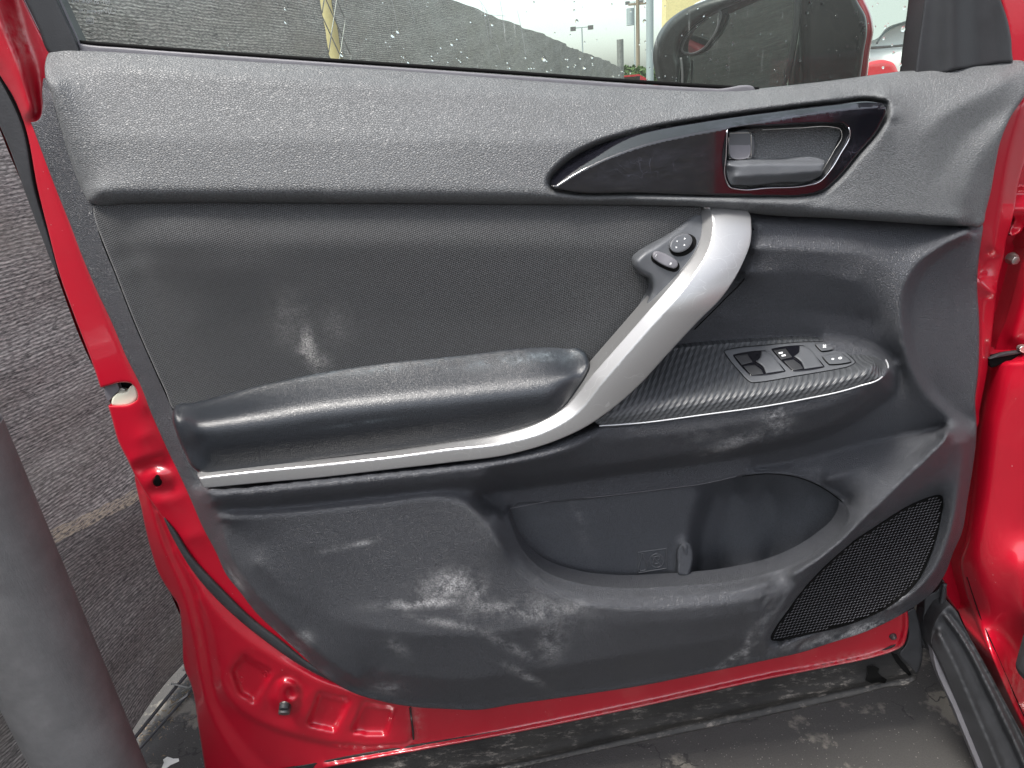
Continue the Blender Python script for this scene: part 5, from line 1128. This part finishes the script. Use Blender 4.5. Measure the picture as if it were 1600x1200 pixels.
# ---- far things: poles, lights, trees, cars
def at(px, py, Y_): return P(px, py, -Y_)
q = at(1015.5, 100, 14.0); so = empty('steel_pole', (q[0], q[1], 0), 'thick grey steel pole left of the door mirror', 'pole')
cyl('pole_shaft', (q[0], q[1], 0), (q[0], q[1], 8), 0.075, 0.06, M['pole'], so); cyl('pole_base', (q[0], q[1], 0), (q[0], q[1], .2), 0.14, 0.12, M['pole'], so)
q = at(997, 100, 45.0); wo = empty('utility_pole', (q[0], q[1], 0), 'thin brown utility pole with crossarm and transformer, just left of the grey steel pole', 'utility pole')
cyl('pole_shaft', (q[0], q[1], 0), (q[0], q[1], 11), 0.12, 0.09, M['wood'], wo); zt = at(997, 6, 45)[2]
box('crossarm', (q[0], q[1], zt), (1.1, .1, .12), M['wood'], wo); cyl('transformer', (q[0]-0.45, q[1], zt-1.1), (q[0]-0.45, q[1], zt-0.2), .22, .22, M['pole'], wo)
q1 = at(968, 70, 45); q2 = at(997, 100, 45)
def light_pole(px, py, yy, label):
    a = at(px, py, yy); o = empty('light_pole', (a[0], a[1], 0), label, 'light pole', 'tall lot lights in the distance')
    cyl('pole_shaft', (a[0], a[1], 0), (a[0], a[1], a[2]), .07, .05, M['pole'], o, seg=10); box('light_arm', (a[0], a[1], a[2]), (1.5, .06, .06), M['pole'], o)
    for sx in (-1, 1): box('lamp_head', (a[0]+sx*0.72, a[1], a[2]-.05), (.42, .35, .3), M['darkmetal'], o)
light_pole(909, 43, 62, 'distant double headed lot light above the fence line')
light_pole(991, 3, 80, 'farther lot light beside the utility pole')
def tree(px, py, yy, r, h, label, seed):
    rr = np.random.default_rng(seed); a = at(px, py, yy); o = empty('tree', (a[0], a[1], 0), label, 'tree', 'trees far beyond the lot')
    cyl('trunk', (a[0], a[1], 0), (a[0], a[1], h*0.6), .18, .1, M['wood'], o, seg=10)
    V = []; F = []
    for _ in range(900):
        d = rr.normal(size=3); d /= np.linalg.norm(d); c_ = np.array([a[0], a[1], h*0.68])+d*np.array([r, r, h*0.34])*rr.uniform(.45, 1)**.6*(1+0.25*math.sin(d[0]*5+d[2]*4))
        u = rr.normal(size=3); u /= np.linalg.norm(u); v = np.cross(u, rr.normal(size=3)); v /= np.linalg.norm(v); s_ = rr.uniform(.08, .2); k = len(V)
        V += [c_-u*s_, c_+v*s_*.6, c_+u*s_, c_-v*s_*.6]; F.append((k, k+1, k+2, k+3))
    mesh('crown', V, F, M['leaf'], o, smooth_=False)
tree(986, 110, 40, 0.9, 1.9, 'small green tree showing just above the door sill, left of the utility pole', 3)
tree(1006, 116, 44, 1.1, 1.9, 'low green tree right of the utility pole', 4)
def small_car(px, py, yy, mat, label):
    a = at(px, py, yy); o = empty('parked_car', (a[0], a[1], 0), label, 'car')
    prof = [(-2, .3), (-2.05, .75), (-1.5, .95), (-.9, 1.4), (.5, 1.42), (1.2, 1.0), (2.0, .85), (2.1, .35)]
    V = [(a[0]+x, a[1]+y_, z) for y_ in (-.85, .85) for x, z in prof]; n = len(prof)
    F = [(i, (i+1) % n, n+(i+1) % n, n+i) for i in range(n)]+[tuple(range(n)), tuple(range(n, 2*n))[::-1]]
    mesh('body', V, F, mat, o, smooth_=False)
    for sx in (-1.25, 1.3):
        for sy in (-.86, .7): cyl('wheel', (a[0]+sx, a[1]+sy, .33), (a[0]+sx, a[1]+sy+.18, .33), .33, .33, M['rubber'], o, seg=20)
    box('side_window', (a[0]-.2, a[1]-.852, 1.17), (1.5, .01, .34), M['gloss'], o)
small_car(975, 121, 33, M['red'], 'small red car far away, just above the door sill at the end of the fence')
# yellow building edge behind the mirror
q = at(1037, 15, 20.0); yb = empty('yellow_building', (q[0], q[1], 0), 'pale yellow building wall partly hidden by the door mirror', 'building')
box('wall', (q[0]+2.1, q[1]+0.6, 2.6), (3.9, 0.5, 5.2), M['yellow'], yb); box('roof_edge', (q[0]+2.1, q[1]+0.6, 5.25), (4.1, 0.7, .12), M['whitecar'], yb)

# white vehicle seen past the mirror
YV = 2.4
v0 = at(1395, 480, YV); veh = empty('white_vehicle', (v0[0], v0[1], 0), 'white vehicle with red tail lamp, seen through the window right of the door mirror', 'vehicle')
def H(mm): return -YV*1000+mm
vb = patch('body', [(1235, -60), (1300, -75), (1500, -90), (1700, -60), (1710, 60), (1700, 420), (1300, 455), (1240, 380), (1225, 60)], Relief((1200, -120, 1740, 480), [('l', [(1235, -60), (1500, -90), (1700, -60)], H(-160)), ('l', [(1225, 78), (1370, 71), (1440, 68), (1710, 60)], H(-20)), ('l', [(1225, 90), (1370, 83), (1440, 80), (1710, 72)], H(60)), ('l', [(1240, 300), (1700, 290)], H(80)), ('l', [(1240, 380), (1700, 420)], H(0))], step=6, blur=6), M['whitecar'], veh, step=8, rnd=(30, 120), skirt=1500)
def vd(k): return lambda x, y: H(k)+(y)*0.6
patch('rear_window', [(1250, 60), (1330, 66), (1372, 60), (1385, 45), (1410, 35), (1450, 24), (1560, -10), (1560, -50), (1300, -50), (1250, -40)], lambda x, y: H(-95)+(y+60)*1.0+60, plain('pale_reflecting_window', (0.36, 0.40, 0.38), 0.15, coat=0.5), veh, step=8, skirt=8)
tube('body_crease', [(1370, 68, H(20)), (1378, 55, H(15)), (1396, 42, H(8)), (1430, 32, H(0)), (1470, 22, H(-8))], 5, M['pole'], veh, seg=6)
tube('shutline', [(1250, 78, H(25)), (1365, 74.5, H(25)), (1440, 69, H(25)), (1600, 66, H(25))], 5, M['darkmetal'], veh, seg=6)
patch('tail_lamp', [(1352, 100), (1362, 96), (1385, 94), (1397, 99), (1403, 110), (1407, 135), (1405, 190), (1350, 195)], H(95), M['redlamp'], veh, step=5, rnd=(5, 14), skirt=40)
for px in (1300, 1640):
    a = at(px, 430, YV); cyl('wheel', (a[0], a[1]-0.02, .33), (a[0], a[1]+.2, .33), .33, .33, M['rubber'], veh, seg=32)
